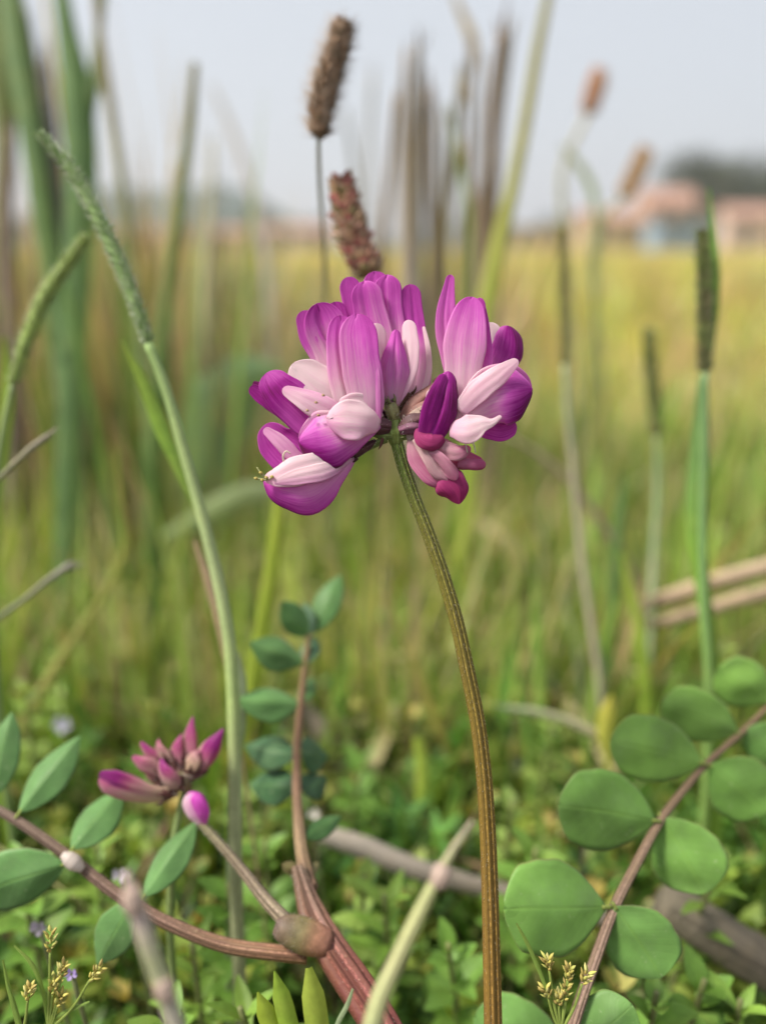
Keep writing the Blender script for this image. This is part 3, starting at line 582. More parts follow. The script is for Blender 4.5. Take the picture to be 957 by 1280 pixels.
# broken straw stalks behind the flower
STUB = [([(493, 118), (488, 200), (482, 300), (480, 400)], [9, 12, 15, 15], .30, [(.40, .28, .17), (.36, .27, .17)], 'tan broken straw stalk, leftmost of those behind the flower'),
        ([(523, 62), (520, 150), (517, 260), (515, 400)], [11, 22, 26, 26], .31, [(.36, .30, .24), (.32, .29, .25)], 'thick grey broken straw stalk behind the flower head'),
        ([(541, 112), (538, 220), (536, 300), (534, 400)], [14, 16, 18, 18], .34, [(.36, .27, .2), (.38, .30, .2)], 'grey brown straw stalk touching the thick grey one'),
        ([(503, 88), (503, 190), (500, 380)], [7, 10, 11], .36, [(.36, .33, .27), (.34, .30, .23)], 'pale thin straw stalk in front of the grey stalks'),
        ([(576, 95), (566, 200), (560, 300), (556, 400)], [10, 13, 14, 14], .33, [(.34, .30, .18), (.30, .24, .15)], 'olive brown stalk carrying a dried nodding leaf'),
        ([(600, 75), (598, 180), (604, 290), (606, 400)], [7, 10, 16, 16], .35, [(.42, .34, .26), (.30, .22, .17)], 'slim straw stalk between the nodding leaf and the brown stalk'),
        ([(628, 45), (622, 130), (612, 230), (607, 320), (604, 420)], [16, 20, 20, 22, 22], .30, [(.34, .25, .18), (.28, .20, .14)], 'brown broken straw stalk, rightmost of those behind the flower'),
        ([(466, 98), (466, 200), (464, 330), (464, 430)], [7, 8, 10, 10], .55, [(.52, .50, .46), (.48, .44, .36)], 'pale ghostly straw stalk far behind the brown spikes'),
        ([(436, 140), (442, 220), (448, 330), (450, 400)], [6, 8, 9, 9], .55, [(.50, .49, .45), (.48, .44, .38)], 'thin pale stalk far behind between the two brown spikes')]
STUB += [([(508, 70), (507, 200), (505, 400)], [8, 12, 14], .33, [(.44, .33, .22), (.4, .3, .2)], 'reddish tan straw stalk squeezed between the tan and thick grey stalks'),
        ([(552, 150), (549, 260), (546, 400)], [9, 13, 14], .37, [(.46, .40, .30), (.42, .35, .24)], 'short pale straw stalk right of the grey brown one'),
        ([(588, 60), (586, 180), (582, 300), (580, 410)], [6, 9, 12, 12], .31, [(.30, .22, .13), (.34, .26, .16)], 'thin brown straw stalk beside the nodding dried leaf'),
        ([(640, 22), (632, 90), (622, 170), (618, 300), (616, 420)], [6, 9, 10, 12, 12], .34, [(.44, .38, .30), (.38, .30, .2)], 'thin grey straw stalk leaning beyond the brown broken stalk')]
for pts, ws, d, cols, lab in STUB:
    cols = [tuple(min(.6, x * 1.08) for x in c) for c in cols]; d = list(np.linspace(d * .86, d * 1.08, len(pts))); ws = [w * .8 for w in ws]; pts = [(x + rng.normal(0, 2.5), y + rng.normal(0, 4)) for x, y in pts]
    single_stalk(lab, pts, ws, d, cols, 'straw_stalk', group='broken straw stalks behind the flower')
single_blade('dried leaf nodding from the olive brown straw stalk', [(566, -10), (578, 20), (590, 50), (588, 90), (578, 130)], [5, 10, 14, 9, 5], .33, [(.40, .32, .18), (.36, .26, .13)], mat=M_straw, name='dead_leaf', cat='leaf', ground=False)
single_blade('thin green blade crossing the straw stalks behind the flower', [(560, 130), (574, 200), (588, 280), (586, 380), (580, 480)], [4, 8, 9, 9, 9], .28, [(.20, .26, .08), (.22, .30, .08)])
single_blade('dull brown leaf hanging between the straw stalks', [(574, 170), (588, 250), (594, 330), (600, 420)], [4, 12, 10, 8], .38, [(.36, .24, .15), (.34, .24, .15)], mat=M_straw, name='dead_leaf', cat='leaf')
# tall leaves and old stalks at the left
single_blade('broad green blade rising past the upper left corner', [(10, -40), (22, 60), (40, 170), (54, 270), (72, 400), (88, 540), (96, 700)], [26, 30, 28, 26, 24, 22, 20], .27, [(.17, .27, .10), (.15, .25, .09), (.16, .27, .10), (.2, .3, .1)], group=None)
single_blade('olive blade filling the leftmost edge of the sky', [(-12, -40), (2, 80), (6, 200), (-4, 330), (-12, 480)], [34, 32, 26, 22, 22], .3, [(.16, .20, .05), (.18, .22, .07), (.24, .22, .1)])
single_blade('widest green blade with a forked top against the sky', [(72, -50), (84, 30), (98, 110), (104, 230), (98, 350), (92, 480), (86, 620), (84, 740)], [16, 24, 40, 40, 36, 30, 30, 26], .26, [(.16, .27, .10), (.15, .26, .09), (.16, .27, .10), (.17, .28, .10), (.24, .3, .11)], roll=.2)
single_blade('green side leaf splitting from the widest forked blade', [(122, -40), (124, 30), (118, 100), (108, 170), (104, 240)], [8, 10, 14, 16, 8], .262, [(.14, .22, .07), (.12, .21, .06)], ground=False)
single_stalk('dark grey rotting stalk beside the broad left blade', [(34, 18), (42, 90), (54, 190), (66, 300), (80, 430), (96, 620)], [8, 14, 24, 24, 24, 24], .29, [(.10, .09, .08), (.085, .075, .07), (.11, .10, .08)], 'dead_stalk')
single_stalk('second dark broken stalk tucked behind the dark grey one', [(56, 78), (66, 180), (76, 300), (92, 440), (108, 620)], [12, 18, 20, 22, 22], .32, [(.12, .11, .09), (.10, .09, .08)], 'dead_stalk')
single_stalk('brown twig forking upward by the widest green blade', [(116, -30), (128, 60), (140, 140), (152, 220), (164, 320), (178, 430), (188, 560)], [6, 9, 12, 11, 10, 12, 12], .25, [(.26, .20, .10), (.22, .20, .08), (.16, .22, .07), (.14, .22, .06)], 'grass_culm', splinter=False)
single_blade('slim twisted leaf end beside the forked blade against the sky', [(134, -30), (126, 30), (121, 80), (130, 120)], [4, 8, 5, 4], .25, [(.3, .3, .14), (.24, .26, .1)], ground=False)
single_blade('dark upright blade with a cut top alone against the sky', [(244, 78), (238, 150), (228, 230), (216, 320), (206, 400), (196, 500)], [9, 12, 13, 14, 14, 16], .22, [(.20, .17, .06), (.16, .20, .04), (.13, .21, .05), (.10, .18, .05)])
single_blade('pale thin dead blade curving over beside the cut topped blade', [(264, 105), (288, 160), (312, 230), (330, 310), (340, 420)], [5, 10, 11, 10, 9], .5, [(.48, .46, .44), (.50, .42, .36)], mat=M_straw)
single_stalk('faint straw stem right of the cut topped blade', [(266, 180), (264, 260), (258, 350), (256, 470)], [6, 8, 9, 9], .4, [(.46, .42, .30), (.4, .38, .2)])
single_stalk('purplish brown old stalk at the far left edge', [(12, 160), (8, 240), (10, 330), (16, 450), (20, 620)], [10, 16, 18, 22, 22], .3, [(.24, .17, .13), (.2, .16, .12)], 'dead_stalk')
single_blade('bright light green blade at the left edge below the hairy spike', [(6, 420), (10, 490), (4, 560), (-4, 640)], [3, 16, 15, 12], .15, [(.30, .42, .06), (.28, .42, .06)])
single_stalk('grey twig poking in from the left edge above', [(60, 545), (40, 560), (18, 580), (-8, 605)], [8, 9, 7, 6], .12, [(.34, .30, .22), (.26, .28, .14)], 'twig', cat='twig', ribs=3)
single_stalk('grey twig poking in from the left edge below', [(88, 706), (60, 725), (30, 750), (-6, 776)], [9, 7, 6, 6], .135, [(.32, .30, .24), (.18, .22, .1)], 'twig', cat='twig', ribs=3)
single_blade('kinked yellow stalk leaning down to the left edge', [(146, 560), (152, 640), (157, 686), (138, 730), (100, 790), (60, 850), (20, 920), (-10, 975)], [4, 6, 9, 10, 12, 13, 14, 14], .18, [(.3, .36, .07), (.36, .38, .09), (.38, .34, .12), (.32, .33, .1)], name='grass_culm', cat='stalk')
single_blade('dark green band of leaf behind the twisted brown twig', [(196, 360), (202, 430), (196, 510), (186, 600), (180, 700)], [8, 26, 30, 26, 20], .32, [(.09, .18, .05), (.1, .19, .05)])
single_blade('tall leaf crossing behind the arching stem low down', [(150, 300), (164, 400), (176, 480), (186, 560), (192, 700)], [8, 18, 20, 18, 14], .36, [(.18, .26, .07), (.14, .24, .06)])
single_blade('curled pale green dock leaf lying behind the arching stem', [(350, 612), (315, 618), (275, 636), (235, 660), (190, 682)], [16, 34, 36, 28, 10], .27, [(.26, .32, .16), (.24, .32, .13), (.2, .3, .1)], mat=M_veg, name='broad_leaf', cat='leaf', fold=.15)
single_blade('broad blue green leaf upright behind the left petals', [(352, 462), (312, 472), (280, 505), (262, 570), (258, 660)], [14, 62, 92, 84, 40], .36, [(.20, .32, .16), (.24, .36, .17), (.28, .38, .15)], mat=M_veg, name='broad_leaf', cat='leaf', fold=.15)
# right-hand side
single_stalk('dark bent twig running down through the field at right', [(640, 548), (676, 570), (712, 602), (745, 645), (775, 690), (800, 740), (814, 790), (822, 850)], [5, 7, 8, 9, 11, 11, 11, 11], .23, [(.30, .24, .15), (.20, .14, .10), (.15, .11, .08)], 'twig', cat='twig', ribs=3)
RB = [('small dark green blade in front of the bent twig', [(780, 590), (774, 640), (770, 690)], [3, 12, 12], .2, [(.12, .22, .07)] * 2),
      ('light green blade beside the short dull spike', [(826, 560), (824, 620), (816, 690), (812, 770)], [3, 9, 11, 10], .21, [(.28, .40, .1), (.26, .38, .08)]),
      ('yellow green blade crossing the foot of the bent twig', [(776, 690), (790, 745), (800, 800), (806, 870)], [6, 11, 14, 15], .19, [(.28, .38, .05), (.25, .38, .05)]),
      ('bright green blade left of the pale thin stem', [(668, 720), (670, 780), (674, 850), (674, 900)], [4, 12, 14, 12], .2, [(.22, .36, .07)] * 2),
      ('soft green blade directly right of the flower stalk', [(742, 560), (744, 600), (742, 650), (738, 720)], [4, 10, 10, 9], .25, [(.25, .38, .08)] * 2),
      ('green blade leaning left under the pale thin stem', [(772, 745), (756, 800), (744, 850), (738, 900)], [3, 9, 10, 10], .19, [(.2, .34, .06)] * 2),
      ('thin pale blade curving beside the leaning green blade', [(700, 740), (716, 790), (724, 840), (728, 900)], [3, 7, 8, 8], .21, [(.28, .36, .18)] * 2),
      ('green blade at the right edge over the straw', [(948, 560), (944, 640), (940, 720), (940, 800)], [3, 8, 9, 9], .26, [(.28, .36, .1)] * 2),
      ('short bright blade standing alone in the dark gap behind the stem', [(521, 922), (526, 950), (527, 985), (520, 1012)], [11, 15, 14, 5], .165, [(.36, .46, .07), (.32, .44, .06)]),
      ('slender green blade behind the middle of the flower stalk', [(640, 820), (652, 870), (660, 930), (664, 990)], [3, 8, 9, 9], .18, [(.16, .30, .06)] * 2),
      ('yellowed pointed leaf standing above the right compound leaf', [(764, 868), (758, 890), (754, 915), (758, 945)], [3, 19, 18, 8], .16, [(.46, .42, .07), (.34, .40, .07)])]
for lab, pts, ws, d, cols in RB: single_blade(lab, pts, ws, d, cols)
for lab, pts, ws, d, cols in [('upper pale straw stem lying across the right edge', [(818, 752), (860, 738), (910, 722), (975, 704)], [18, 20, 20, 20], .2, [(.40, .29, .19), (.5, .38, .25)]),
                              ('lower pale straw stem lying across the right edge', [(820, 778), (868, 766), (920, 750), (975, 736)], [12, 16, 18, 18], .196, [(.36, .26, .17), (.46, .34, .22)]),
                              ('thin curved straw in the grass right of the flower stalk', [(628, 884), (670, 890), (712, 902), (748, 920)], [6, 10, 11, 12], .165, [(.30, .36, .2), (.46, .40, .24)]),
                              ('brown curved straw lying under the short bright blade', [(540, 1066), (590, 1080), (640, 1100), (700, 1108)], [7, 8, 8, 7], .158, [(.30, .18, .1), (.36, .26, .16)])]:
    o = single_stalk(lab, pts, ws, d, cols, 'fallen_straw', cat='straw', ground=False)
single_blade('pale dry seed pod shaped leaf lying behind the flower stalk', [(588, 652), (612, 668), (640, 690), (664, 724)], [12, 26, 26, 8], .3, [(.50, .38, .22), (.58, .46, .28)], mat=M_straw, name='dead_leaf', cat='leaf', ground=False)
for lab, pts, d, ws, cols in [('grey broken stick lying on the ground behind the red stem', [(396, 1040), (450, 1058), (520, 1086), (600, 1108), (760, 1150)], .142, [22, 27, 25, 22, 20], [(.34, .30, .25), (.30, .25, .20)]),
                              ('thick brown broken branch end under the right compound leaf', [(828, 1128), (862, 1148), (905, 1176), (985, 1224)], .128, [46, 56, 58, 62], [(.21, .18, .13), (.17, .14, .10)]),
                              ('curved grey brown branch low behind the upright leafy stem', [(372, 880), (404, 920), (424, 975), (430, 1040)], .2, [22, 28, 26, 22], [(.24, .20, .15), (.2, .17, .13)])]:
    pp = path(pts, d); mb = MB(); mb.tube(pp, [w * .5 * d / FPX for w in ws], ucol=cols, nv=22, nu=50, ribs=7, ribamp=.03, lump=.035); tag(mb.build('stick', M_wood), lab, 'stick')
# two blurred grass stems close to the lens
def near_stem(label, pts, ws, d, cols, nodes):
    pp = path(pts, d); pp = down(pp, .15); dd = (pp - CAM) @ FWD; n_ = len(pp); rad = np.interp(np.linspace(0, 1, n_), np.linspace(0, 1, len(ws)), ws) * .5 * dd / FPX
    root = thing('grass_culm', tuple(pp[-1]), label, 'grass stem'); mb = MB(); mb.tube(pp, rad, ucol=cols, nv=12, ribs=6, ribamp=.08, nu=50); mb.build('stem', M_stalk, root)
    for a, b, w in nodes: mb = MB(); q = path([a, b], d - .0005); mb.tube(np.array([q[0], (q[0] + q[1]) / 2, q[1]]), [sz(w * .42, d), sz(w * .53, d), sz(w * .42, d)], col=(.44, .33, .27), nv=12); mb.build('joint', M_stalk, root)
near_stem('pale green grass stem leaning right across the bottom, close and blurred', [(590, 1026), (566, 1062), (545, 1100), (520, 1150), (494, 1205), (474, 1250), (462, 1300)], [4, 12, 18, 20, 24, 28, 34], .066, [(.40, .33, .26), (.42, .44, .20), (.44, .44, .22), (.42, .46, .22), (.44, .46, .2)], [((556, 1082), (546, 1106), 24)])
near_stem('pinkish pale grass stem at bottom left, close and blurred', [(158, 1090), (170, 1130), (182, 1168), (196, 1210), (212, 1255), (228, 1310)], [8, 22, 22, 20, 20, 22], .061, [(.55, .42, .38), (.50, .40, .36), (.42, .44, .24), (.46, .42, .34), (.40, .42, .24), (.46, .44, .32)], [((164, 1112), (170, 1140), 26), ((202, 1226), (210, 1250), 24)])
for lab, pts, ws, cols in [('bright yellow green leaf tip at the bottom, left of three', [(322, 1240), (333, 1268)], [2, 24], [(.34, .44, .05)] * 2), ('pointed bright green leaf tip at the bottom, middle of three', [(343, 1214), (353, 1250)], [2, 24], [(.28, .42, .05)] * 2),
                           ('blunt bright green leaf tip at the bottom, right of three', [(386, 1210), (392, 1250)], [8, 30], [(.32, .42, .06)] * 2)]:
    single_blade(lab, pts, ws, .092, cols, mat=M_veg, name='leaf_tip', cat='leaf')
single_blade('thin grey green blade crossing the thick red stem', [(441, 1236), (434, 1256), (424, 1275), (414, 1300)], [3, 6, 6, 6], .084, [(.30, .38, .22)] * 2)

# ---------------------------------------------------------------- the milk vetch: petals in flower space (photograph pixels, dz = pixels behind the 9 cm plane)
def fspace(p, d0=D0):
    """px, py, dz -> world"""
    p = np.asarray(p, float); d = d0 * (1 + p[..., 2] / FPX)
    return CAM + d[..., None] * (FWD + RGT * ((p[..., 0:1] - W0 / 2) / FPX) + UPV * ((H0 / 2 - p[..., 1:2]) / FPX))
def endw(us, a=.7, p=2.0):
    x = np.clip((us - a) / (1 - a), 0, 1); return np.sqrt(np.clip(1 - x ** p, 0, 1))
def pspine(pts, nu):
    us = np.sin(np.linspace(0, 1, nu) * math.pi / 2) * .75 + np.linspace(0, 1, nu) * .25
    P3 = [(p[0], p[1], p[2] if len(p) > 2 else 0) for p in pts]; return us, spline(P3, us)
def tipround(c, hw):
    L = np.linalg.norm(np.diff(c, axis=0), axis=1).sum(); return 1 - min(.5, hw[-1] * 1.15 / L)
def petal(parent, name, pts, hw, tint, cup=.6, roll=0, notch=0, nv=0, crease=0, rnd=.7, vt=0, wav=.05, d0=D0, mat=None, curl=0, groove=.018):
    nu, nw = 34, 19; us, c = pspine(pts, nu)
    if name == 'banner' and not notch: notch = random.uniform(.015, .05); nv = nv or random.uniform(-.3, .3)
    cup = cup * (.5 if name == 'banner' else .8); t = nrm(np.gradient(c, axis=0)); N0 = np.array([0, 0, -1.0])
    S = nrm(np.cross(t, N0)); N = nrm(np.cross(S, t)); S2 = S * math.cos(roll) + N * math.sin(roll); N2 = N * math.cos(roll) - S * math.sin(roll)
    rnd = tipround(c, hw); w = spline([(q, 0, 0) for q in hw], us)[:, 0].clip(.2) * endw(us, rnd); k1 = random.uniform(0, 6); w = w * (1 + .03 * np.sin(us * 11 + k1) + .018 * np.sin(us * 23 + k1 * 2)); v = np.linspace(-1, 1, nw); gk = random.uniform(0, 6)
    G = np.zeros((nu, nw, 3)); T = np.zeros((nu, nw, 3)); ph = random.uniform(0, 6)
    tu = np.interp(us, np.linspace(0, 1, len(tint)), tint)
    for j, q in enumerate(v):
        pull = notch * math.exp(-((q - nv) / .2) ** 2); ue = us * (1 - pull * us ** 3); cj = spline([(p[0], p[1], p[2] if len(p) > 2 else 0) for p in pts], ue)
        lat = math.sin(q * cup) / (math.sin(cup) if abs(cup) > .01 else 1) if abs(cup) > .01 else q
        dep = (math.cos(q * cup) - 1) / math.sin(cup) if abs(cup) > .01 else 0
        dep = dep * ((1.25 - 2.1 * us) if name == 'banner' and not roll else 1.0)
        dep2 = dep - crease * math.exp(-((q - nv) / .16) ** 2) * np.sin(us * math.pi * .9) + wav * np.sin(us * 8 + ph + q * 2) * q * q + curl * us ** 3 + groove * np.sin(q * 9 + gk) * np.sin(us * 3)
        G[:, j] = cj + S2 * (w * lat)[:, None] + N2 * (w * dep2)[:, None]
        T[:, j, 0] = us; T[:, j, 1] = q; T[:, j, 2] = tu + vt * q
    mb = MB(); mb.grid(fspace(G, d0), False, (.5, .2, .4), T)
    return mb.build(name, mat or M_petal, parent, thick=.00006)
def pod(parent, name, pts, hw, tint, flat=.5, vt=0, rnd=.6, d0=D0, mat=None, keel=.0, side=0, col=(.3, .2, .15)):
    """closed boat shape; vt > 0 tints the side to the right of travel"""
    nu, nv = 30, 22; us, c = pspine(pts, nu); t = nrm(np.gradient(c, axis=0)); N0 = np.array([0, 0, -1.0])
    S = nrm(np.cross(t, N0)); N = nrm(np.cross(S, t)); rnd = tipround(c, hw); w = spline([(q, 0, 0) for q in hw], us)[:, 0].clip(.2) * endw(us, rnd)
    a = np.linspace(0, 2 * math.pi, nv, endpoint=False); tu = np.interp(us, np.linspace(0, 1, len(tint)), tint); ca, sa = np.cos(a), np.sin(a)
    sq = np.sign(sa) * np.abs(sa) ** (1 + keel)                    # pinched towards the seam
    G = c[:, None] + S[:, None] * (w[:, None] * ca[None])[..., None] + N[:, None] * (w[:, None] * flat * sq[None])[..., None]
    T = np.zeros((nu, nv, 3)); T[..., 0] = us[:, None]; T[..., 1] = ca[None]; T[..., 2] = tu[:, None] + vt * ca[None]
    mb = MB(); mb.grid(fspace(G, d0), True, col, T, True); return mb.build(name, mat or M_petal, parent)
def keel(parent, pts, hw, tint, vt=0, cup=.75, shift=5):
    """two thin sheets folded together along the lower edge"""
    petal(parent, 'keel', pts, hw, tint, cup, vt=vt, wav=.03, groove=.008)
    petal(parent, 'keel', [(p[0] - 1, p[1] - shift, p[2] + 14) for p in pts], [h * .93 for h in hw], [t * .8 for t in tint], -cup * .6, vt=vt, wav=.05, groove=.01)
def calyx(parent, pts, hw, col, teeth=4, d0=D0, name='floret', tl=12):
    """the cup of a floret, with pointed teeth; petals are its children"""
    nu, nv = 16, 16; us, c = pspine(pts, nu); t = nrm(np.gradient(c, axis=0)); S = nrm(np.cross(t, np.array([0, 0, -1.0]))); N = nrm(np.cross(S, t))
    w = spline([(q, 0, 0) for q in hw], us)[:, 0].clip(.3); a = np.linspace(0, 2 * math.pi, nv, endpoint=False)
    G = c[:, None] + S[:, None] * (w[:, None] * np.cos(a)[None])[..., None] + N[:, None] * (w[:, None] * .8 * np.sin(a)[None])[..., None]
    mb = MB(); uv = np.zeros((nu, nv, 3)); uv[..., 0] = us[:, None]; uv[..., 1] = (a / 6.283)[None]; mb.grid(fspace(G, d0), True, col, uv)
    for k in range(teeth + 1):
        x = 2 * math.pi * k / (teeth + 1) + .4; o = S[-1] * math.cos(x) + N[-1] * math.sin(x) * .8; b = c[-1] + o * w[-1] * .95
        q = np.array([b, b + t[-1] * tl * .5 + o * tl * .18, b + t[-1] * tl + o * tl * .1]); mb.tube(fspace(q, d0), [sz(2.6, d0), sz(1.6, d0), sz(.3, d0)], col=np.array(col) * .8, nv=6, nu=6)
    q = fspace(c, d0); bristles(mb, q, w * d0 / FPX, 70, sz(5, d0), sz(.5, d0), [(.20, .15, .12), (.5, .45, .42)], -.2)
    return mb.build(name, M_calyx, parent)
CPINK, CBRN, CDRK, CGRN = (.30, .14, .11), (.17, .09, .055), (.09, .035, .04), (.13, .15, .05)
stemp = [(494, 546), (503, 580), (516, 618), (534, 664), (552, 715), (569, 772), (583, 835), (596, 900), (604, 965), (609, 1040), (612, 1120), (614, 1200), (616, 1300)]
sw = down(path(stemp, [D0 * (1 + .001 * i) for i in range(len(stemp))]), .05)
flower = thing('milk_vetch_flower', tuple(sw[-1]), 'sharp pink and white vetch flower head on a tall ribbed reddish brown stalk', 'flower')
rad = [7.6, 7.6, 7.6, 7.9, 8.3, 8.6, 9, 9.3, 9.6, 10, 10.4, 10.8, 11.2, 11.5, 11.5]
mb = MB(); mb.tube(sw, [r_ * D0 / FPX for r_ in rad], nv=48, nu=160, ribs=9, ribamp=.055,
                   ucol=[(.10, .14, .03), (.11, .14, .03), (.13, .12, .025), (.13, .11, .022), (.135, .10, .02), (.145, .095, .02), (.15, .092, .02), (.155, .09, .022), (.16, .088, .022), (.16, .086, .024), (.15, .085, .025)])
stalk = mb.build('flower_stalk', M_stem, flower)
mb = MB(); cc = spline(sw, np.linspace(0, 1, 120)); bristles(mb, cc, [r_ * D0 / FPX for r_ in rad], 2200, sz(4.2, D0), sz(.9, D0), [(.75, .68, .5), (.6, .5, .35)], -1.6); h = mb.build('hairs', M_hair, stalk); h['kind'] = 'stuff'
# receptacle: the knot where the florets meet
mb = MB(); mb.tube(fspace([(495, 556, 0), (494, 543, 0), (492, 528, 2), (490, 512, 4)]), [sz(8, D0), sz(12, D0), sz(11, D0), sz(5, D0)], col=(.16, .21, .05), nv=18, nu=16, lump=.08)
for q in ([(492, 545, -4), (478, 545, -6), (464, 540, -8), (455, 528, -8)], [(490, 540, 0), (480, 528, -4), (472, 512, -6)], [(496, 540, -4), (510, 532, -6), (524, 520, -5)], [(494, 530, 0), (492, 512, 0), (490, 496, 0)], [(498, 546, -3), (514, 545, -7), (526, 548, -8)], [(482, 548, -5), (468, 556, -6), (450, 566, -6)]):
    mb.tube(fspace(q), [sz(6, D0), sz(4.5, D0), sz(3.5, D0), sz(2.5, D0)], col=(.15, .19, .05), nv=10)
mb.build('receptacle', M_stalk, flower)
mb = MB()
for q in ([(478, 548, -10), (476, 556, -11), (473, 562, -11)], [(440, 566, -8), (438, 574, -10), (437, 583, -10)], [(503, 541, -12), (509, 534, -13), (512, 526, -12)], [(446, 562, -8), (436, 566, -8), (430, 575, -8)]):
    mb.tube(fspace(q), [sz(2.4, D0), sz(1.7, D0), sz(.4, D0)], col=(.16, .06, .05), nv=7)
mb.build('bract', M_calyx, flower)

# top florets
f = calyx(flower, [(492, 516, 6), (490, 504, 6), (489, 494, 5)], [6, 10, 10], (.24, .24, .10), d0=D0)
petal(f, 'banner', [(484, 500, 14), (480, 440, 20), (474, 385, 22), (468, 339, 26)], [10, 20, 18, 15], [.1, .35, .62, .72], .5, crease=.15)
petal(f, 'banner', [(486, 505, 10), (486, 440, 12), (485, 395, 12), (484, 343, 8)], [13, 23, 20, 15.5], [.0, .12, .5, .66], .5, crease=.12, curl=.25, vt=.05)
petal(f, 'banner', [(482, 505, 6), (474, 448, 8), (464, 400, 8), (455, 351, 4)], [13, 23, 22, 19], [.0, .18, .5, .64], .5, crease=.1, curl=.25, vt=-.06)
petal(f, 'banner', [(478, 480, 20), (462, 430, 24), (446, 390, 26), (434, 346, 26)], [10, 16, 15, 12], [.1, .4, .66, .74], .5)
petal(f, 'wing', [(486, 504, -2), (475, 474, -8), (470, 440, -10), (471, 404, -8)], [5, 12, 14.5, 12], [.3, .1, .04, .04], .5, rnd=.6, roll=-.25)
petal(f, 'wing', [(496, 502, -2), (507, 472, -6), (512, 438, -8), (510, 400, -6)], [5, 11, 12, 9], [.3, .12, .03, .05], .5, rnd=.55, roll=.3)
petal(f, 'keel', [(490, 508, -5), (491, 475, -14), (493, 445, -16), (495, 412, -12)], [9, 20, 15, 4], [.16, .40, .54, .66], 1.0, crease=.2)
f = calyx(flower, [(496, 514, 10), (503, 502, 12), (508, 490, 13)], [5, 8, 8], CBRN)
petal(f, 'banner', [(512, 505, 10), (520, 455, 12), (517, 410, 13), (512, 355, 8)], [13, 17, 14.5, 12.5], [.1, .22, .66, .74], .7, crease=.1)
petal(f, 'banner', [(520, 502, 14), (528, 470, 16), (530, 440, 16), (525, 400, 18)], [13, 11, 8, 4], [.2, .3, .45, .6], .5, roll=.35)
petal(f, 'wing', [(528, 492, 10), (535, 468, 10), (535, 440, 10), (529, 408, 10)], [4, 4, 4, 2], [.1, .02, 0, 0], .5, roll=.5, rnd=.5)
# upper left floret
f = calyx(flower, [(486, 528, 4), (476, 520, 8), (466, 508, 10)], [5, 8, 8], CDRK)
petal(f, 'banner', [(458, 515, 14), (430, 462, 12), (412, 422, 10), (396, 379, 6)], [12, 25, 27, 22], [-.05, .0, .36, .82], .65, notch=.07, nv=-.15, crease=.22, rnd=.74)
petal(f, 'banner', [(380 + 68, 500, 18), (400 + 10, 452, 14), (390, 425, 10), (379, 388, 8)], [10, 16, 14, 11], [.0, .12, .6, .74], .5, rnd=.7)
petal(f, 'banner', [(450, 480, 22), (434, 440, 22), (425, 408, 20), (418, 377, 18)], [12, 15, 14, 12], [.3, .5, .7, .8], .5)
# front left floret: tall two-lobed banner and the big keel
f = calyx(flower, [(488, 536, -6), (472, 534, -10), (462, 530, -12)], [6, 10, 11], CDRK)
petal(f, 'banner', [(462, 538, -16), (458, 500, -26), (450, 445, -30), (446, 392, -24)], [13, 22, 25, 20], [.26, .2, .5, .68], .55, crease=.05, curl=.15, vt=.12)
petal(f, 'banner', [(448, 530, -12), (436, 490, -20), (426, 440, -22), (426, 394, -16)], [14, 21, 19, 13], [.0, .04, .40, .76], .45, crease=.2, vt=-.04)
petal(f, 'banner', [(470, 536, -14), (468, 505, -24), (466, 470, -28), (464, 430, -26)], [6, 8, 9, 5], [.45, .42, .48, .6], .9, roll=.5)
keel(f, [(474, 528, -22), (446, 538, -32), (421, 547, -37), (397, 553, -35), (374, 553, -28)], [7, 22, 34, 34, 25], [.14, .20, .40, .76, .84], -.36)
petal(f, 'wing', [(474, 533, -24), (456, 527, -38), (432, 524, -44), (408, 524, -42)], [8, 22, 25, 14], [.14, .06, .08, .22], .35, vt=-.12, roll=-.1, notch=.12, nv=.5, wav=.1)
petal(f, 'wing', [(474, 524, -16), (458, 508, -24), (440, 503, -26), (424, 508, -24)], [7, 13, 12, 7], [.14, .05, .03, .1], .3, roll=.2, wav=.1)
# low left floret
f = calyx(flower, [(470, 552, -6), (455, 560, -8), (443, 568, -9)], [4, 6, 6], CDRK, tl=9)
keel(f, [(442, 571, -10), (415, 591, -22), (388, 609, -28), (357, 611, -27), (331, 602, -20)], [5, 20, 34, 24, 12], [.12, .20, .36, .52, .58], -.36)
petal(f, 'wing', [(440, 571, -14), (410, 579, -30), (374, 588, -34), (345, 597, -33), (330, 599, -30)], [4, 15, 19, 12, 4], [.16, .06, .03, .05, .12], .3, vt=-.08, wav=.08)
petal(f, 'wing', [(436, 576, -12), (405, 589, -34), (372, 596, -37), (342, 603, -33)], [4, 11, 10, 3], [.24, .12, .10, .18], .25, vt=-.16)
petal(f, 'banner', [(402, 590, 4), (370, 572, 6), (345, 552, 8), (332, 530, 6)], [12, 26, 24, 14], [.55, .72, .74, .6], .5, rnd=.75)
petal(f, 'banner', [(396, 588, -4), (370, 572, -8), (350, 552, -10), (330, 536, -8)], [5, 9, 9, 5], [.4, .28, .26, .3], .7, rnd=.7)
mb = MB(); st = [(335, 600, -32), (328, 594, -32), (321, 584, -32)]; mb.tube(fspace(st), [sz(1.6, D0), sz(1.2, D0), sz(.8, D0)], col=(.45, .45, .2), nv=6)
for q in ((326, 591), (333, 597), (328, 600), (320, 598), (340, 596)):
    mb.tube(fspace([(336, 600, -32), (q[0], q[1], -34)]), [sz(1.0, D0), sz(.8, D0)], col=(.5, .5, .25), nv=5); mb.tube(fspace([(q[0] - 2.5, q[1] - .6, -35), (q[0], q[1], -35), (q[0] + 2.5, q[1] + .6, -35)]), [sz(.8, D0), sz(2.2, D0), sz(.8, D0)], col=(.50, .40, .10), nv=8)
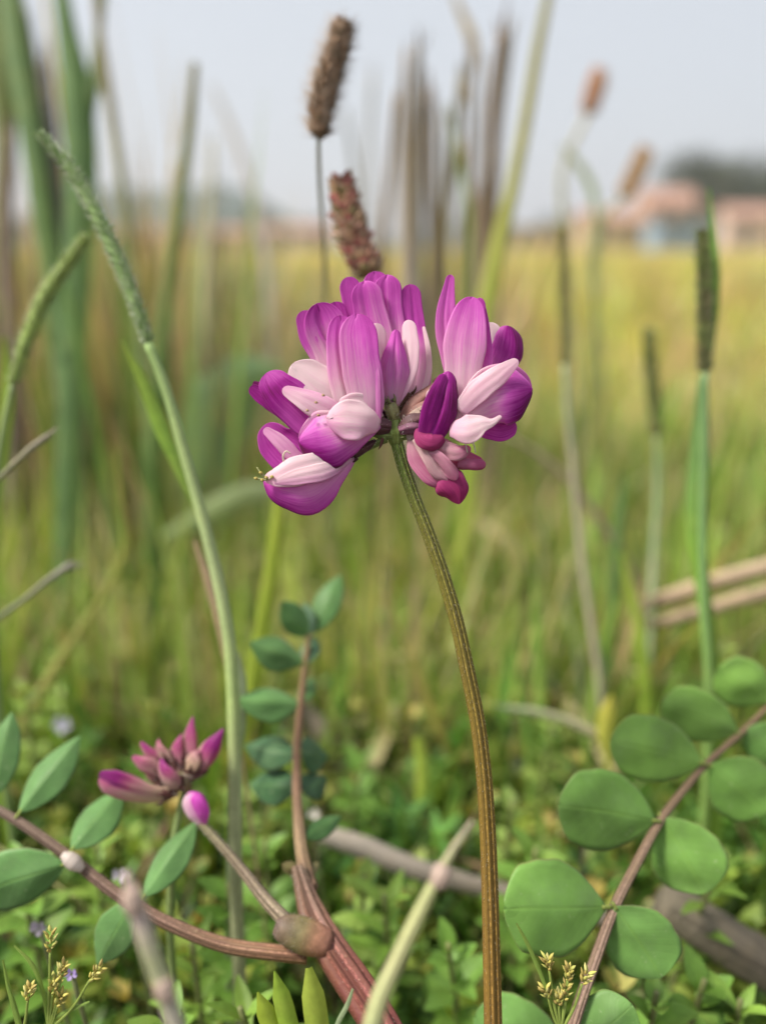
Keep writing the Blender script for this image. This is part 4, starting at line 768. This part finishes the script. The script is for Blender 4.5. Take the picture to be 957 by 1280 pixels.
mb.build('stamens', M_stalk, f)
mb = MB(); mb.tube(fspace([(355, 577, -30), (354, 569, -32), (358, 564, -33), (363, 567, -33)]), [sz(1.5, D0), sz(1.2, D0), sz(1, D0), sz(.8, D0)], col=(.7, .62, .5), nv=7); mb.build('style', M_hair, f)
# left middle floret
f = calyx(flower, [(486, 534, 0), (470, 528, 0), (455, 520, -2)], [5, 8, 8], CDRK)
petal(f, 'banner', [(430, 552, -2), (396, 530, -8), (368, 505, -14), (346, 484, -16), (333, 466, -10)], [10, 24, 27, 22, 15], [.5, .58, .66, .90, .68], .55, vt=-.06)
petal(f, 'wing', [(446, 522, -4), (418, 500, -12), (392, 480, -15), (364, 456, -14)], [14, 29, 29, 17], [.16, .06, 0, -.04], .35, notch=.10, nv=-.6, wav=.12)
petal(f, 'wing', [(442, 532, -10), (412, 516, -22), (382, 500, -26), (353, 486, -22)], [8, 16, 14, 5], [.2, .16, .12, .18], .3, vt=.06, wav=.1)
petal(f, 'banner', [(372, 525, 4), (346, 506, 4), (330, 496, 2), (312, 484, 2)], [9, 12, 11, 6], [.6, .72, .82, .9], .6, rnd=.8)
petal(f, 'banner', [(372, 505, 8), (342, 490, 8), (326, 484, 8), (316, 478, 8)], [6, 7, 6, 3], [.6, .8, .95, 1], .6, rnd=.7)
mb = MB()
for q in ((384, 513), (395, 503), (398, 519), (404, 494)): mb.tube(fspace([(q[0] - 2, q[1], -38), (q[0], q[1], -40), (q[0] + 2, q[1] + 1, -38)]), [sz(.6, D0), sz(1.9, D0), sz(.6, D0)], col=(.50, .34, .18), nv=7)
mb.build('anthers', M_stalk, f)
# right floret: tall banner, wings and keel
f = calyx(flower, [(503, 530, -2), (520, 516, -4), (545, 505, -6)], [5, 9, 10], CPINK)
petal(f, 'banner', [(578, 505, 8), (564, 450, 6), (557, 400, 4), (563, 343, 2)], [8, 13, 13, 5], [.25, .38, .52, .64], .9, rnd=.86, crease=.15)
petal(f, 'banner', [(576, 530, -8), (578, 470, -16), (582, 420, -16), (590, 371, -8)], [12, 23, 26, 15], [.06, .14, .40, .66], .75, rnd=.84, curl=.1)
petal(f, 'banner', [(596, 500, -4), (603, 460, -6), (602, 420, -6), (599, 372, -6)], [10, 13, 11, 6], [.3, .5, .66, .78], .9, roll=.5, rnd=.85)
petal(f, 'wing', [(600, 490, 16), (610, 455, 16), (615, 430, 16), (611, 403, 16)], [12, 18, 17, 10], [.1, 0, 0, 0], .5, rnd=.7, wav=.15)
petal(f, 'keel', [(598, 492, 16), (618, 462, 14), (630, 438, 12), (634, 407, 14)], [10, 22, 23, 16], [.2, .5, .8, .84], .9, vt=.14)
f = calyx(flower, [(504, 534, -4), (525, 530, -8), (548, 528, -10)], [5, 9, 9], CDRK)
keel(f, [(562, 534, -12), (590, 514, -20), (618, 497, -26), (642, 491, -24), (665, 486, -14)], [12, 25, 36, 35, 22], [.04, .10, .34, .74, .84], .22)
petal(f, 'wing', [(574, 514, -24), (598, 488, -30), (624, 468, -32), (647, 450, -28)], [9, 15, 12, 5], [.14, .10, .06, .10], .3, vt=.06, wav=.08)
petal(f, 'banner', [(590, 528, -4), (610, 535, -4), (628, 538, -4), (645, 530, -4)], [8, 14, 13, 9], [.6, .74, .76, .72], .6, rnd=.6)
petal(f, 'wing', [(562, 536, -26), (585, 536, -42), (602, 530, -44), (614, 528, -42), (626, 520, -40)], [10, 18, 12, 5, 2], [.2, .08, .02, .02, .04], .5, roll=.15, wav=.12)
mb = MB()
for q in ([(568, 540, -20), (580, 552, -22), (584, 566, -22)], [(575, 540, -20), (592, 556, -20), (594, 566, -20)]): mb.tube(fspace(q), [sz(1.2, D0), sz(1.0, D0), sz(.8, D0)], col=(.6, .6, .45), nv=6)
mb.build('stamens', M_stalk, f)
# crimson bud in front
f = calyx(flower, [(500, 538, -10), (514, 528, -14), (528, 524, -16)], [6, 11, 10], CDRK)
petal(f, 'keel', [(540, 548, -24), (549, 525, -32), (556, 498, -32), (560, 464, -24)], [12, 18, 17, 9], [.80, .90, .92, .80], 1.1, vt=.08, crease=.25, nv=-.2)
petal(f, 'banner', [(532, 550, -22), (538, 520, -34), (546, 492, -36), (556, 468, -30)], [10, 13, 11, 6], [.74, .84, .90, .84], .9, roll=-.4, rnd=.6)
petal(f, 'wing', [(554, 546, -26), (541, 553, -32), (528, 549, -31), (520, 536, -26)], [6, 11, 10, 4], [.82, .72, .62, .7], 1.1, wav=.15, mat=M_petal2)
petal(f, 'wing', [(534, 500, -30), (538, 492, -36), (545, 484, -36)], [3, 5, 3], [.05, 0, .1], .6, rnd=.5)
# withered floret hanging below it
f = calyx(flower, [(508, 540, -6), (516, 546, -8), (524, 552, -8)], [5, 8, 7], (.36, .26, .24), tl=7)
W = dict(mat=M_petal2, wav=.25)
petal(f, 'banner', [(516, 544, -12), (524, 572, -16), (545, 594, -18), (560, 606, -14)], [7, 15, 16, 8], [.10, .34, .40, .45], .9, **W)
petal(f, 'banner', [(524, 545, -10), (548, 562, -8), (578, 574, -8), (604, 580, -8)], [8, 16, 13, 6], [.12, .2, .36, .62], .9, rnd=.8, **W)
petal(f, 'wing', [(518, 548, -18), (534, 570, -24), (548, 592, -22), (562, 600, -20)], [4, 8, 8, 5], [.02, .06, .12, .3], .8, **W)
petal(f, 'wing', [(530, 552, -16), (552, 560, -22), (572, 566, -24), (588, 560, -20)], [5, 10, 10, 5], [.05, .12, .22, .4], .9, **W)
petal(f, 'wing', [(528, 566, -20), (545, 572, -26), (560, 588, -28), (570, 600, -26)], [4, 9, 10, 6], [.3, .24, .3, .44], .9, roll=-.5, **W)
petal(f, 'keel', [(546, 590, -16), (558, 600, -22), (569, 614, -22), (574, 630, -16)], [10, 20, 18, 5], [.45, .70, .82, .78], .9, mat=M_petal2, crease=.15, wav=.12)
pod(f, 'banner', [(572, 578, -10), (584, 580, -12), (596, 581, -12), (607, 580, -10)], [7, 7, 7, 6], [.3, .42, .5, .55], .7, rnd=.6, mat=M_petal2)
# spent calyxes between
for q, w_, c_ in (([(500, 528, 2), (518, 508, 4), (546, 482, 6)], [5, 12, 6], CPINK), ([(502, 532, -8), (520, 522, -12), (538, 508, -12)], [5, 10, 6], (.32, .22, .17)), ([(500, 538, -12), (516, 534, -18), (532, 536, -18)], [6, 9, 6], (.16, .06, .10)), ([(488, 532, -8), (470, 530, -12), (458, 538, -14)], [6, 10, 5], (.12, .05, .06)), ([(493, 524, -4), (490, 514, -8), (487, 503, -10)], [6, 9, 7], (.24, .23, .10))):
    calyx(flower, q, w_, c_, name='calyx', tl=10)

# ---------------------------------------------------------------- leaflets
ROUND = [.04, .50, .80, .96, 1.0, .97, .84, .50]
OVAL = [.05, .55, .85, 1.0, .96, .80, .5, .15]
def leaflet(parent, base, tip, wpx, db, dt, col, prof=ROUND, roll=0, fold=.12, bend=.06, name='leaflet', rnd=.80, notch=.03, mat=None):
    nu, nw = 26, 13; us = np.sin(np.linspace(0, 1, nu) * math.pi / 2) * .6 + np.linspace(0, 1, nu) * .4
    a, b = P(*base, db), P(*tip, dt); L = np.linalg.norm(b - a); mid = (a + b) / 2 + (FWD * -1 + UPV * .5) * L * bend; w = np.interp(us, np.linspace(0, 1, len(prof)), prof)
    w = spline([(q, 0, 0) for q in prof], us)[:, 0].clip(0) * endw(us, rnd, 2.2) * wpx * .5 * (db + dt) / 2 / FPX
    w = w * (1 + .02 * np.sin(us * 9 + random.uniform(0, 6)) + .012 * np.sin(us * 31 + random.uniform(0, 6))); G = np.zeros((nu, nw, 3)); T = np.zeros((nu, nw, 3)); ph = random.uniform(0, 6)
    c0 = spline([a, mid, b], us); t = nrm(np.gradient(c0, axis=0)); view = nrm(c0 - CAM); S = nrm(np.cross(t, -view)); N = nrm(np.cross(S, t)); S2 = S * math.cos(roll) + N * math.sin(roll); N2 = N * math.cos(roll) - S * math.sin(roll)
    for j, v in enumerate(np.linspace(-1, 1, nw)):
        ue = us * (1 - notch * math.exp(-(v / .25) ** 2) * us ** 6); c = spline([a, mid, b], ue)
        G[:, j] = c + S2 * (w * v)[:, None] - N2 * (w * (fold * abs(v) + .03 * np.sin(us * 7 + ph + 2 * v) * v * v + .045 * np.sin(us * 8 + ph * 2 + 3 * v) * (1 - v * v)))[:, None]
        T[:, j, 0] = us; T[:, j, 1] = v
    mb = MB(); mb.grid(G, False, col, T)
    k = nrm(a - mid) ; mb.tube(np.array([a + k * L * .06, a, a - k * L * .04]), [wpx * .018 * db / FPX] * 3, col=(.30, .36, .08), nv=7, nu=5)
    return mb.build(name, mat or M_leaflet, parent, thick=.00016)
LG = (.17, .33, .065); LG2 = (.15, .30, .07); LG3 = (.20, .36, .07)
rp = [(965, 878), (920, 921), (880, 957), (850, 992), (826, 1024), (795, 1080), (766, 1138), (745, 1196), (722, 1262), (708, 1310)]
rdp = [.122, .117, .113, .110, .107, .103, .099, .097, .095, .094]
rpath = down(path(rp, rdp), .2)
leafR = thing('compound_leaf', tuple(rpath[-1]), 'large compound leaf with paired round green leaflets on a pinkish brown midrib', 'leaf')
mb = MB(); mb.tube(rpath, [sz(w, d) for w, d in zip([3, 3.8, 4.3, 4.8, 5.3, 5.8, 6.4, 6.8, 7.4, 8, 8, 8], rdp + [.094, .094])], ucol=[(.18, .115, .075), (.18, .115, .08), (.20, .125, .10), (.20, .12, .10)], nv=20, nu=70, ribs=5, ribamp=.07); mb.build('midrib', M_stem, leafR)
for b, t_, w, db, dt, col, roll in [((757, 1134), (629, 1136), 112, .0985, .096, LG, .15), ((768, 1133), (826, 1222), 92, .0985, .0975, LG2, -.2), ((819, 1026), (697, 1006), 98, .106, .103, LG, .2), ((826, 1022), (880, 1117), 90, .107, .104, LG, -.2),
                                    ((877, 954), (762, 926), 80, .112, .109, LG3, .1), ((886, 956), (958, 1016), 84, .113, .111, LG, -.1), ((921, 916), (826, 880), 66, .117, .115, LG3, .1), ((926, 914), (1000, 955), 66, .118, .117, LG2, -.2),
                                    ((962, 878), (895, 838), 64, .121, .12, LG3, .1), ((708, 1318), (592, 1272), 82, .1, .101, LG2, .2), ((716, 1318), (790, 1256), 74, .094, .094, LG2, -.1)]:
    leaflet(leafR, b, t_, w, db, dt, col, roll=roll, fold=.16, bend=.05)

# ---------------------------------------------------------------- second plant: thick red stem, swollen node, runner leaf, upright leaf, stub with one bud
mainp = [(371, 1082), (390, 1142), (412, 1184), (440, 1226), (478, 1286), (500, 1330)]; md = [.104, .101, .098, .096, .093, .091]
mp = down(path(mainp, md), .3)
plant = thing('milk_vetch_plant', tuple(mp[-1]), 'vetch plant with thick ribbed red stem, dark swollen node and leafy side shoots', 'plant')
mb = MB(); mb.tube(mp, [sz(w, d) for w, d in zip([7, 16, 19, 21, 22, 22, 22, 22], md + [.091, .091])], ucol=[(.13, .08, .06), (.14, .065, .05), (.15, .05, .042), (.13, .038, .036), (.12, .038, .04), (.11, .04, .045)], nv=44, nu=70, ribs=8, ribamp=.10); main = mb.build('stem', M_stem, plant)
mb = MB(); bristles(mb, spline(mp, np.linspace(0, 1, 60)), [sz(w, .097) for w in (11, 18, 21, 22, 22)], 900, sz(4, .097), sz(.8, .097), [(.7, .6, .5)], -1.4); h = mb.build('hairs', M_hair, main); h['kind'] = 'stuff'
mb = MB(); q = path([(344, 1156), (352, 1159), (366, 1164), (382, 1170), (396, 1175), (412, 1181)], .0975); mb.tube(q, [sz(w, .0975) for w in (9, 16, 20, 21, 20, 15)], ucol=[(.10, .065, .055), (.11, .075, .05), (.13, .11, .045), (.24, .11, .07), (.18, .07, .055)], nv=20, nu=16, lump=.03); nodeo = mb.build('swollen_node', M_node, plant)
mb = MB(); bristles(mb, spline(q, np.linspace(0, 1, 30)), [sz(w, .0975) for w in (9, 17, 21, 20, 14)], 500, sz(5, .0975), sz(.7, .0975), [(.5, .42, .36)], .1); h = mb.build('hairs', M_hair, nodeo); h['kind'] = 'stuff'
mb = MB(); q = path([(252, 1030), (276, 1056), (305, 1090), (330, 1122), (356, 1150)], [.106, .104, .102, .1, .098]); mb.tube(q, [sz(w, .1) for w in (4.5, 5.5, 6.5, 7.5, 8.5)], ucol=[(.16, .14, .08), (.18, .13, .10), (.2, .15, .11)], nv=20, nu=50, ribs=6, ribamp=.08); st = mb.build('bud_stalk', M_stem, plant)
mb = MB(); bristles(mb, spline(q, np.linspace(0, 1, 40)), [sz(6.5, .1)], 500, sz(4, .1), sz(.7, .1), [(.55, .5, .4)], -1.2); h = mb.build('hairs', M_hair, st); h['kind'] = 'stuff'
pod(st, 'bud', [(252, 1030), (249, 1018), (242, 1002), (236, 990)], [6, 14, 15, 9], [.18, .42, .42, .35], .7, vt=.34, d0=.106, rnd=.5)
pod(st, 'bud', [(256, 1030, -3), (254, 1018, -9), (248, 1004, -11), (242, 994, -8)], [3, 8, 9, 6], [.5, .62, .68, .7], .6, d0=.106, rnd=.5)
runp = [(-20, 1002), (28, 1030), (90, 1074), (150, 1120), (215, 1156), (285, 1182), (340, 1190), (384, 1194)]; rd = [.108, .106, .104, .102, .1, .099, .098, .098]
mb = MB(); mb.tube(path(runp, rd), [sz(w, d) for w, d in zip([5, 6, 7, 7.5, 8, 9, 9.5, 10], rd)], ucol=[(.12, .08, .065), (.125, .08, .065), (.13, .075, .06), (.16, .085, .055), (.20, .095, .065)], nv=20, nu=70, ribs=5, ribamp=.06); run = mb.build('runner', M_stem, plant)
mb = MB(); mb.tube(path([(78, 1068), (86, 1073), (95, 1080), (104, 1087)], .1025), [sz(w, .103) for w in (4, 9, 9.5, 4)], col=(.62, .54, .48), nv=14, lump=.05); mb.build('stipule', M_hair, run)
LD = (.12, .25, .075)
for b, t_, w, db, dt, roll, fold in [((24, 1016), (100, 920), 50, .106, .112, .5, .5), ((90, 1062), (152, 985), 52, .104, .112, .5, .45), ((82, 1080), (-34, 1120), 74, .103, .102, .35, .25), ((166, 1128), (122, 1206), 52, .101, .102, -.2, .2), ((178, 1122), (246, 1026), 44, .102, .108, .45, .5), ((-10, 1000), (16, 890), 44, .108, .112, .4, .4)]:
    leaflet(run, b, t_, w, db, dt, LD, OVAL if w < 60 else ROUND, roll, fold, .05)
upp = [(386, 792), (378, 860), (371, 940), (372, 1010), (378, 1070), (388, 1112)]; ud = [.125, .122, .118, .113, .108, .103]
mb = MB(); mb.tube(path(upp, ud), [sz(w, d) for w, d in zip([3.5, 4.2, 5, 6, 8, 10], ud)], ucol=[(.2, .14, .07), (.18, .10, .06), (.17, .09, .06), (.2, .13, .08), (.13, .07, .05)], nv=18, nu=50, ribs=5, ribamp=.06); up = mb.build('leafy_shoot', M_stem, plant)
for b, t_, w, db, dt, roll, fold, col in [((392, 792), (426, 718), 34, .126, .130, .2, .2, LD), ((386, 796), (352, 752), 36, .125, .122, -.3, .35, LD), ((386, 797), (381, 752), 20, .126, .126, .5, .4, (.16, .26, .16)), ((380, 828), (312, 804), 44, .123, .120, -.3, .5, LD), ((382, 830), (392, 794), 26, .123, .128, .4, .3, (.1, .2, .1)),
                                          ((376, 880), (296, 876), 46, .121, .117, -.4, .5, LD), ((374, 878), (392, 846), 22, .122, .128, .4, .4, LD), ((370, 945), (306, 932), 44, .118, .122, -.3, .4, (.05, .12, .05)), ((370, 985), (312, 980), 46, .116, .122, -.2, .3, (.05, .13, .05)),
                                          ((376, 940), (410, 945), 46, .118, .124, .4, .3, (.06, .14, .06)), ((378, 990), (408, 972), 36, .115, .121, .2, .3, (.05, .12, .05)), ((380, 1048), (426, 1020), 26, .110, .116, .3, .3, (.06, .15, .04)), ((376, 1092), (352, 1080), 16, .105, .104, .2, .3, (.26, .22, .09)), ((380, 1096), (398, 1078), 14, .105, .108, .2, .3, (.2, .16, .07))]:
    leaflet(up, b, t_, w, db, dt, col, OVAL, roll, fold, .05)

# ---------------------------------------------------------------- second flower head
d2 = .108; q = down(path([(234, 985), (226, 1010), (218, 1050), (214, 1100)], d2), .1)
fl2 = thing('milk_vetch_bud_cluster', tuple(q[-1]), 'half open vetch flower head with pointed pink buds on a pale green stalk', 'flower')
mb = MB(); mb.tube(q, [sz(w, d2) for w in (6, 5, 5, 5, 5, 5)], ucol=[(.2, .26, .09), (.26, .34, .12)], nv=14); mb.build('flower_stalk', M_stalk, fl2)
for pts, hw, ti, vt in [([(222, 990, -6), (195, 993, -8), (165, 986, -10), (138, 977, -10), (125, 970, -8)], [6, 12, 19, 19, 12], [.0, .08, .34, .74, .80], .20),
                        ([(235, 975, -2), (250, 955, -2), (264, 935, -2), (278, 913, -2)], [5, 13, 14, 8], [.1, .3, .62, .78], .12), ([(232, 970, 6), (236, 945, 8), (238, 920, 8), (240, 898, 8)], [6, 11, 10, 5], [.1, .3, .45, .6], .15),
                        ([(222, 970, 4), (220, 950, 4), (222, 935, 4), (226, 920, 4)], [6, 9, 9, 5], [.15, .3, .45, .5], 0), ([(228, 985, -8), (218, 978, -16), (207, 965, -18), (200, 950, -16)], [5, 12, 11, 6], [.1, .25, .55, .68], .1),
                        ([(215, 975, 0), (195, 962, 0), (180, 955, -2), (165, 947, -2)], [6, 12, 11, 6], [.15, .2, .35, .5], -.1), ([(215, 965, 6), (198, 950, 6), (186, 940, 6), (175, 929, 6)], [5, 9, 8, 4], [.1, .3, .5, .62], 0),
                        ([(215, 960, 2), (206, 945, 2), (200, 936, 2), (197, 926, 2)], [5, 8, 7, 3], [.1, .15, .3, .45], 0), ([(235, 972, -8), (240, 958, -10), (244, 948, -10), (252, 940, -8)], [6, 11, 11, 6], [0, .05, .2, .4], 0), ([(222, 978, 8), (206, 972, 8), (194, 974, 6), (182, 968, 6)], [5, 9, 8, 4], [.1, .2, .3, .4], 0)]:
    ct = [pts[0], ((pts[0][0] * .6 + pts[1][0] * .4), (pts[0][1] * .6 + pts[1][1] * .4), pts[0][2]), ((pts[0][0] * .25 + pts[1][0] * .75), (pts[0][1] * .25 + pts[1][1] * .75), pts[1][2])]
    hw = hw[:-1] + [hw[-1] * (.75 if hw[2] > 18 else .3)]; fo = calyx(fl2, ct, [4, hw[1] * .75, hw[1] * .98], (.13, .05, .045), d0=d2, tl=10)
    pod(fo, 'closed_petals', pts, [h * .86 for h in hw], [t * .7 for t in ti], .7, vt, .55, d2, M_bud)
    pp_ = [(p[0] + (1.5 if k % 2 else -1), p[1] - 2.5, p[2] - hw[min(k, len(hw) - 1)] * .72) for k, p in enumerate(pts)]
    petal(fo, 'banner', pp_, [h * .62 for h in hw], [t + .02 for t in ti], 1.1, d0=d2, mat=M_bud, wav=.12, roll=.25)
mb = MB(); mb.tube(fspace([(234, 992, 0), (232, 978, 0), (228, 964, 2)], d2), [sz(5, d2), sz(9, d2), sz(7, d2)], col=(.2, .16, .07), nv=14, lump=.08); mb.build('receptacle', M_calyx, fl2)

# ---------------------------------------------------------------- small sedges with yellow heads
def sedge(label, base, heads, blades_, d):
    bp = P(*base, d); g = np.array([bp[0], bp[1], 0]); root = thing('yellow_sedge', tuple(g), label, 'weed', 'small sedges with yellow heads')
    mb = MB(); mb.tube(np.array([g, (g + bp) / 2, bp]), [sz(3, d)] * 3, col=(.24, .32, .07), nv=7)
    for h in heads: mb.tube(path([base, ((base[0] + h[0]) / 2 + (h[0] - base[0]) * .12, (base[1] + h[1]) / 2), h[:2]], d), [sz(2.2, d), sz(1.8, d), sz(1.6, d)], col=(.26, .34, .07), nv=7)
    mb.build('stem', M_stalk, root)
    for h in heads:
        mb = MB(); dx, dy = h[0] - base[0], h[1] - base[1]; L = math.hypot(dx, dy); tx, ty = dx / L, dy / L; l = h[2] if len(h) > 2 else 22
        c = path([(h[0] + tx * l, h[1] + ty * l), h[:2]], d); grains(mb, spline(c, np.linspace(0, 1, 8)), [sz(2.4, d), sz(4.6, d), sz(3, d)], 13, sz(10, d), sz(5, d), [(.46, .40, .10), (.40, .40, .10), (.36, .28, .08), (.5, .46, .16)], 1.0)
        mb.build('seed_head', M_calyx, root)
    for bl in blades_: mb = MB(); blade(mb, path(bl, d), [2, 5, 5, 4], d, [(.26, .38, .08)] * 2); mb.build('leaf', M_blade, root)
sedge('sedge with oval yellow heads in the bottom left corner', (60, 1290), [(63, 1190, 26), (76, 1224, 18), (112, 1226, 22), (66, 1243, 18), (72, 1258, 16)], [[(18, 1182), (40, 1205), (54, 1240), (60, 1280)], [(112, 1252), (90, 1262), (70, 1272), (60, 1282)]], .092)
sedge('tiny sedge with one green head beside the bigger yellow one', (28, 1296), [(35, 1250, 16)], [[(10, 1230), (18, 1255), (26, 1285), (28, 1296)], [(4, 1200), (10, 1230), (20, 1270), (24, 1290)]], .091)
sedge('yellow headed sedge between the flower stalk and the pinkish midrib', (700, 1290), [(686, 1212, 14), (709, 1226, 16), (727, 1230, 16), (685, 1248, 14), (705, 1250, 20), (698, 1256, 12)], [[(645, 1154), (658, 1178), (670, 1205), (684, 1240)]], .089)
# small lavender weed flowers
def tiny_flower(label, px, py, d, col, s=1.0):
    c = P(px, py, d); g = np.array([c[0], c[1] + .004, 0]); root = thing('tiny_weed_flower', tuple(g), label, 'weed flower', 'tiny pale weed flowers')
    mb = MB(); mb.tube(np.array([g, (g + c) / 2 + [.001, 0, 0], c]), [.0004, .0003, .0003], col=(.2, .22, .1), nv=6); mb.build('stem', M_stalk, root)
    for k in range(5):
        a = k * 1.257 + px; dv = RGT * math.cos(a) + UPV * math.sin(a) * .6 - FWD * .35; G = leafgrid(c, nrm(dv), nrm(-FWD + UPV * .5), sz(11 * s, d), sz(8 * s, d), OBOV, .2, 6, 5, .2)
        mb = MB(); mb.grid(G, False, col); mb.build('petal', M_hair, root)
for a in [('whitish lavender weed flower beside the pale folded leaflet', 152, 1092, .112, (.55, .50, .58)), ('violet weed flower above the yellow sedge head', 90, 1216, .098, (.36, .26, .55), .8), ('faded lilac weed flower under the left leaflet', 50, 1158, .106, (.42, .36, .44)),           ('pale lavender weed flower by the dark green leaflet at left', 80, 905, .17, (.46, .45, .55), 1.1), ('whitish weed flower behind the upright leafy shoot', 392, 1016, .135, (.62, .58, .52), .8)]: tiny_flower(*a)

# ---------------------------------------------------------------- leafy sprigs near the lens, each its own plant
def weed(base_px, d, seed, h, kind, label):
    """a leafy sprig: stem and every leaf a mesh of its own; stands on the ground under the pixel"""
    r = np.random.default_rng(seed); top = P(*base_px, d); g = np.array([top[0] + r.normal(0, .002), top[1] + .004, 0.0]); root = thing('leafy_weed', tuple(g), label, 'weed', 'small leafy weeds near the lens')
    c = spline([g, (g + top) / 2 + r.normal(0, .0015, 3), top], np.linspace(0, 1, 20)); mb = MB(); mb.tube(c, [.0007, .0006, .0004], col=(.22, .24, .09), nv=7, nu=16); mb.build('stem', M_stalk, root)
    L, W, prof, col = {'ovate': (.0088, .0050, OVAL, (.16, .30, .05)), 'narrow': (.0095, .0030, OVAL, (.22, .37, .06)), 'pale': (.0065, .0042, OVAL, (.28, .40, .09))}[kind]; a = r.uniform(0, 6)
    n_ = int(h / .0035); Z0 = max(0, 1 - h / max(top[2], .01))
    for k in range(n_):
        u = Z0 + (1 - Z0) * (k + .6) / n_; b = c[min(int(u * 19), 19)]; a += 1.5
        for q in (0, math.pi):
            el = r.uniform(.25, .8) + .3 * (u > .85); dv = np.array([math.cos(a + q) * math.cos(el), math.sin(a + q) * math.cos(el), math.sin(el)]); upv = np.array([-math.cos(a + q) * math.sin(el), -math.sin(a + q) * math.sin(el), math.cos(el)])
            s = r.uniform(.75, 1.15) * (1.1 - .45 * u); us = np.linspace(0, 1, 9); w = spline([(x, 0, 0) for x in prof], us)[:, 0].clip(0.02) * W * s / 2; v = np.linspace(-1, 1, 7); side = nrm(np.cross(dv, upv))
            cc_ = b + dv * (us * L * s)[:, None] - upv * (.22 * L * s * us ** 2)[:, None]; G = cc_[:, None] + side * (w[:, None] * v[None])[..., None] + upv * (w[:, None] * np.abs(v)[None] * .3)[..., None]
            T = np.zeros(G.shape); T[..., 0] = us[:, None]; T[..., 1] = v[None]; mb = MB(); mb.grid(G, False, np.array(col) * r.uniform(.8, 1.2), T); mb.build('leaf', M_veg, root)
WEEDS = [((285, 1105), .118, 'ovate', 'leafy green weed between the bud stalk and the pinkish runner'), ((330, 1050), .13, 'ovate', 'leafy weed behind the middle of the bud stalk'), ((240, 1180), .112, 'narrow', 'weed with narrow leaves just below the runner'),
         ((455, 1095), .125, 'pale', 'pale pointed weed to the right of the thick red stem'), ((480, 1120), .12, 'narrow', 'pale narrow leaved weed behind the close blurred stem'), ((560, 1180), .115, 'ovate', 'leafy weed just left of the flower stalk near the bottom'),
         ((300, 990), .15, 'pale', 'light green weed to the right of the pink buds'), ((30, 850), .17, 'pale', 'light green clump at the left edge under the twigs'), ((70, 810), .19, 'pale', 'pale leafy weed below the lower grey twig'), ((120, 1050), .13, 'narrow', 'narrow leaved weed between the two dark leaflets'),
         ((670, 1060), .125, 'ovate', 'weed showing between two round leaflets near the flower stalk'), ((690, 900), .17, 'pale', 'pale weed above the round leaflets'), ((900, 1080), .12, 'narrow', 'weed behind the last round leaflet by the branch end'), ((880, 1225), .108, 'ovate', 'weed with a broad leaf under the thick branch end'),
         ((925, 1250), .106, 'narrow', 'narrow leaved weed at the bottom right corner'), ((20, 1070), .115, 'ovate', 'weed above the lowest dark leaflet at left'), ((300, 1260), .1, 'narrow', 'weed beside the three bright leaf tips'), ((210, 1260), .1, 'ovate', 'weed behind the pinkish blurred stem'),
         ((640, 1000), .14, 'pale', 'pale weed peeking right of the flower stalk'), ((450, 960), .16, 'ovate', 'dark leafed weed right of the leafy shoot'), ((905, 800), .17, 'pale', 'fuzzy pale weed above the top right leaflet'), ((820, 1240), .105, 'ovate', 'weed beneath the oval leaflet nearest the branch')]
for i, (bp, d, kd, lab) in enumerate(WEEDS): weed(bp, d, 200 + i, .03 if d < .14 else .04, kd, lab)

# ---------------------------------------------------------------- air
m, n = mat_new('haze'); v = node(n, 'ShaderNodeVolumePrincipled'); v.inputs['Color'].default_value = (.86, .88, .92, 1); v.inputs['Density'].default_value = .0008; v.inputs['Anisotropy'].default_value = .2
out = node(n, 'ShaderNodeOutputMaterial'); n.links.new(v.outputs[0], out.inputs['Volume'])
mb = MB(); box(mb, -3600, 3600, -500, 3600, -3, 90); hzo = mb.build('haze', m, smooth=False); tag(hzo, kind='stuff')
print('OBJ', len(bpy.data.objects), 'TRI', sum(len(o.data.polygons) * 2 for o in bpy.data.objects if o.type == 'MESH'))
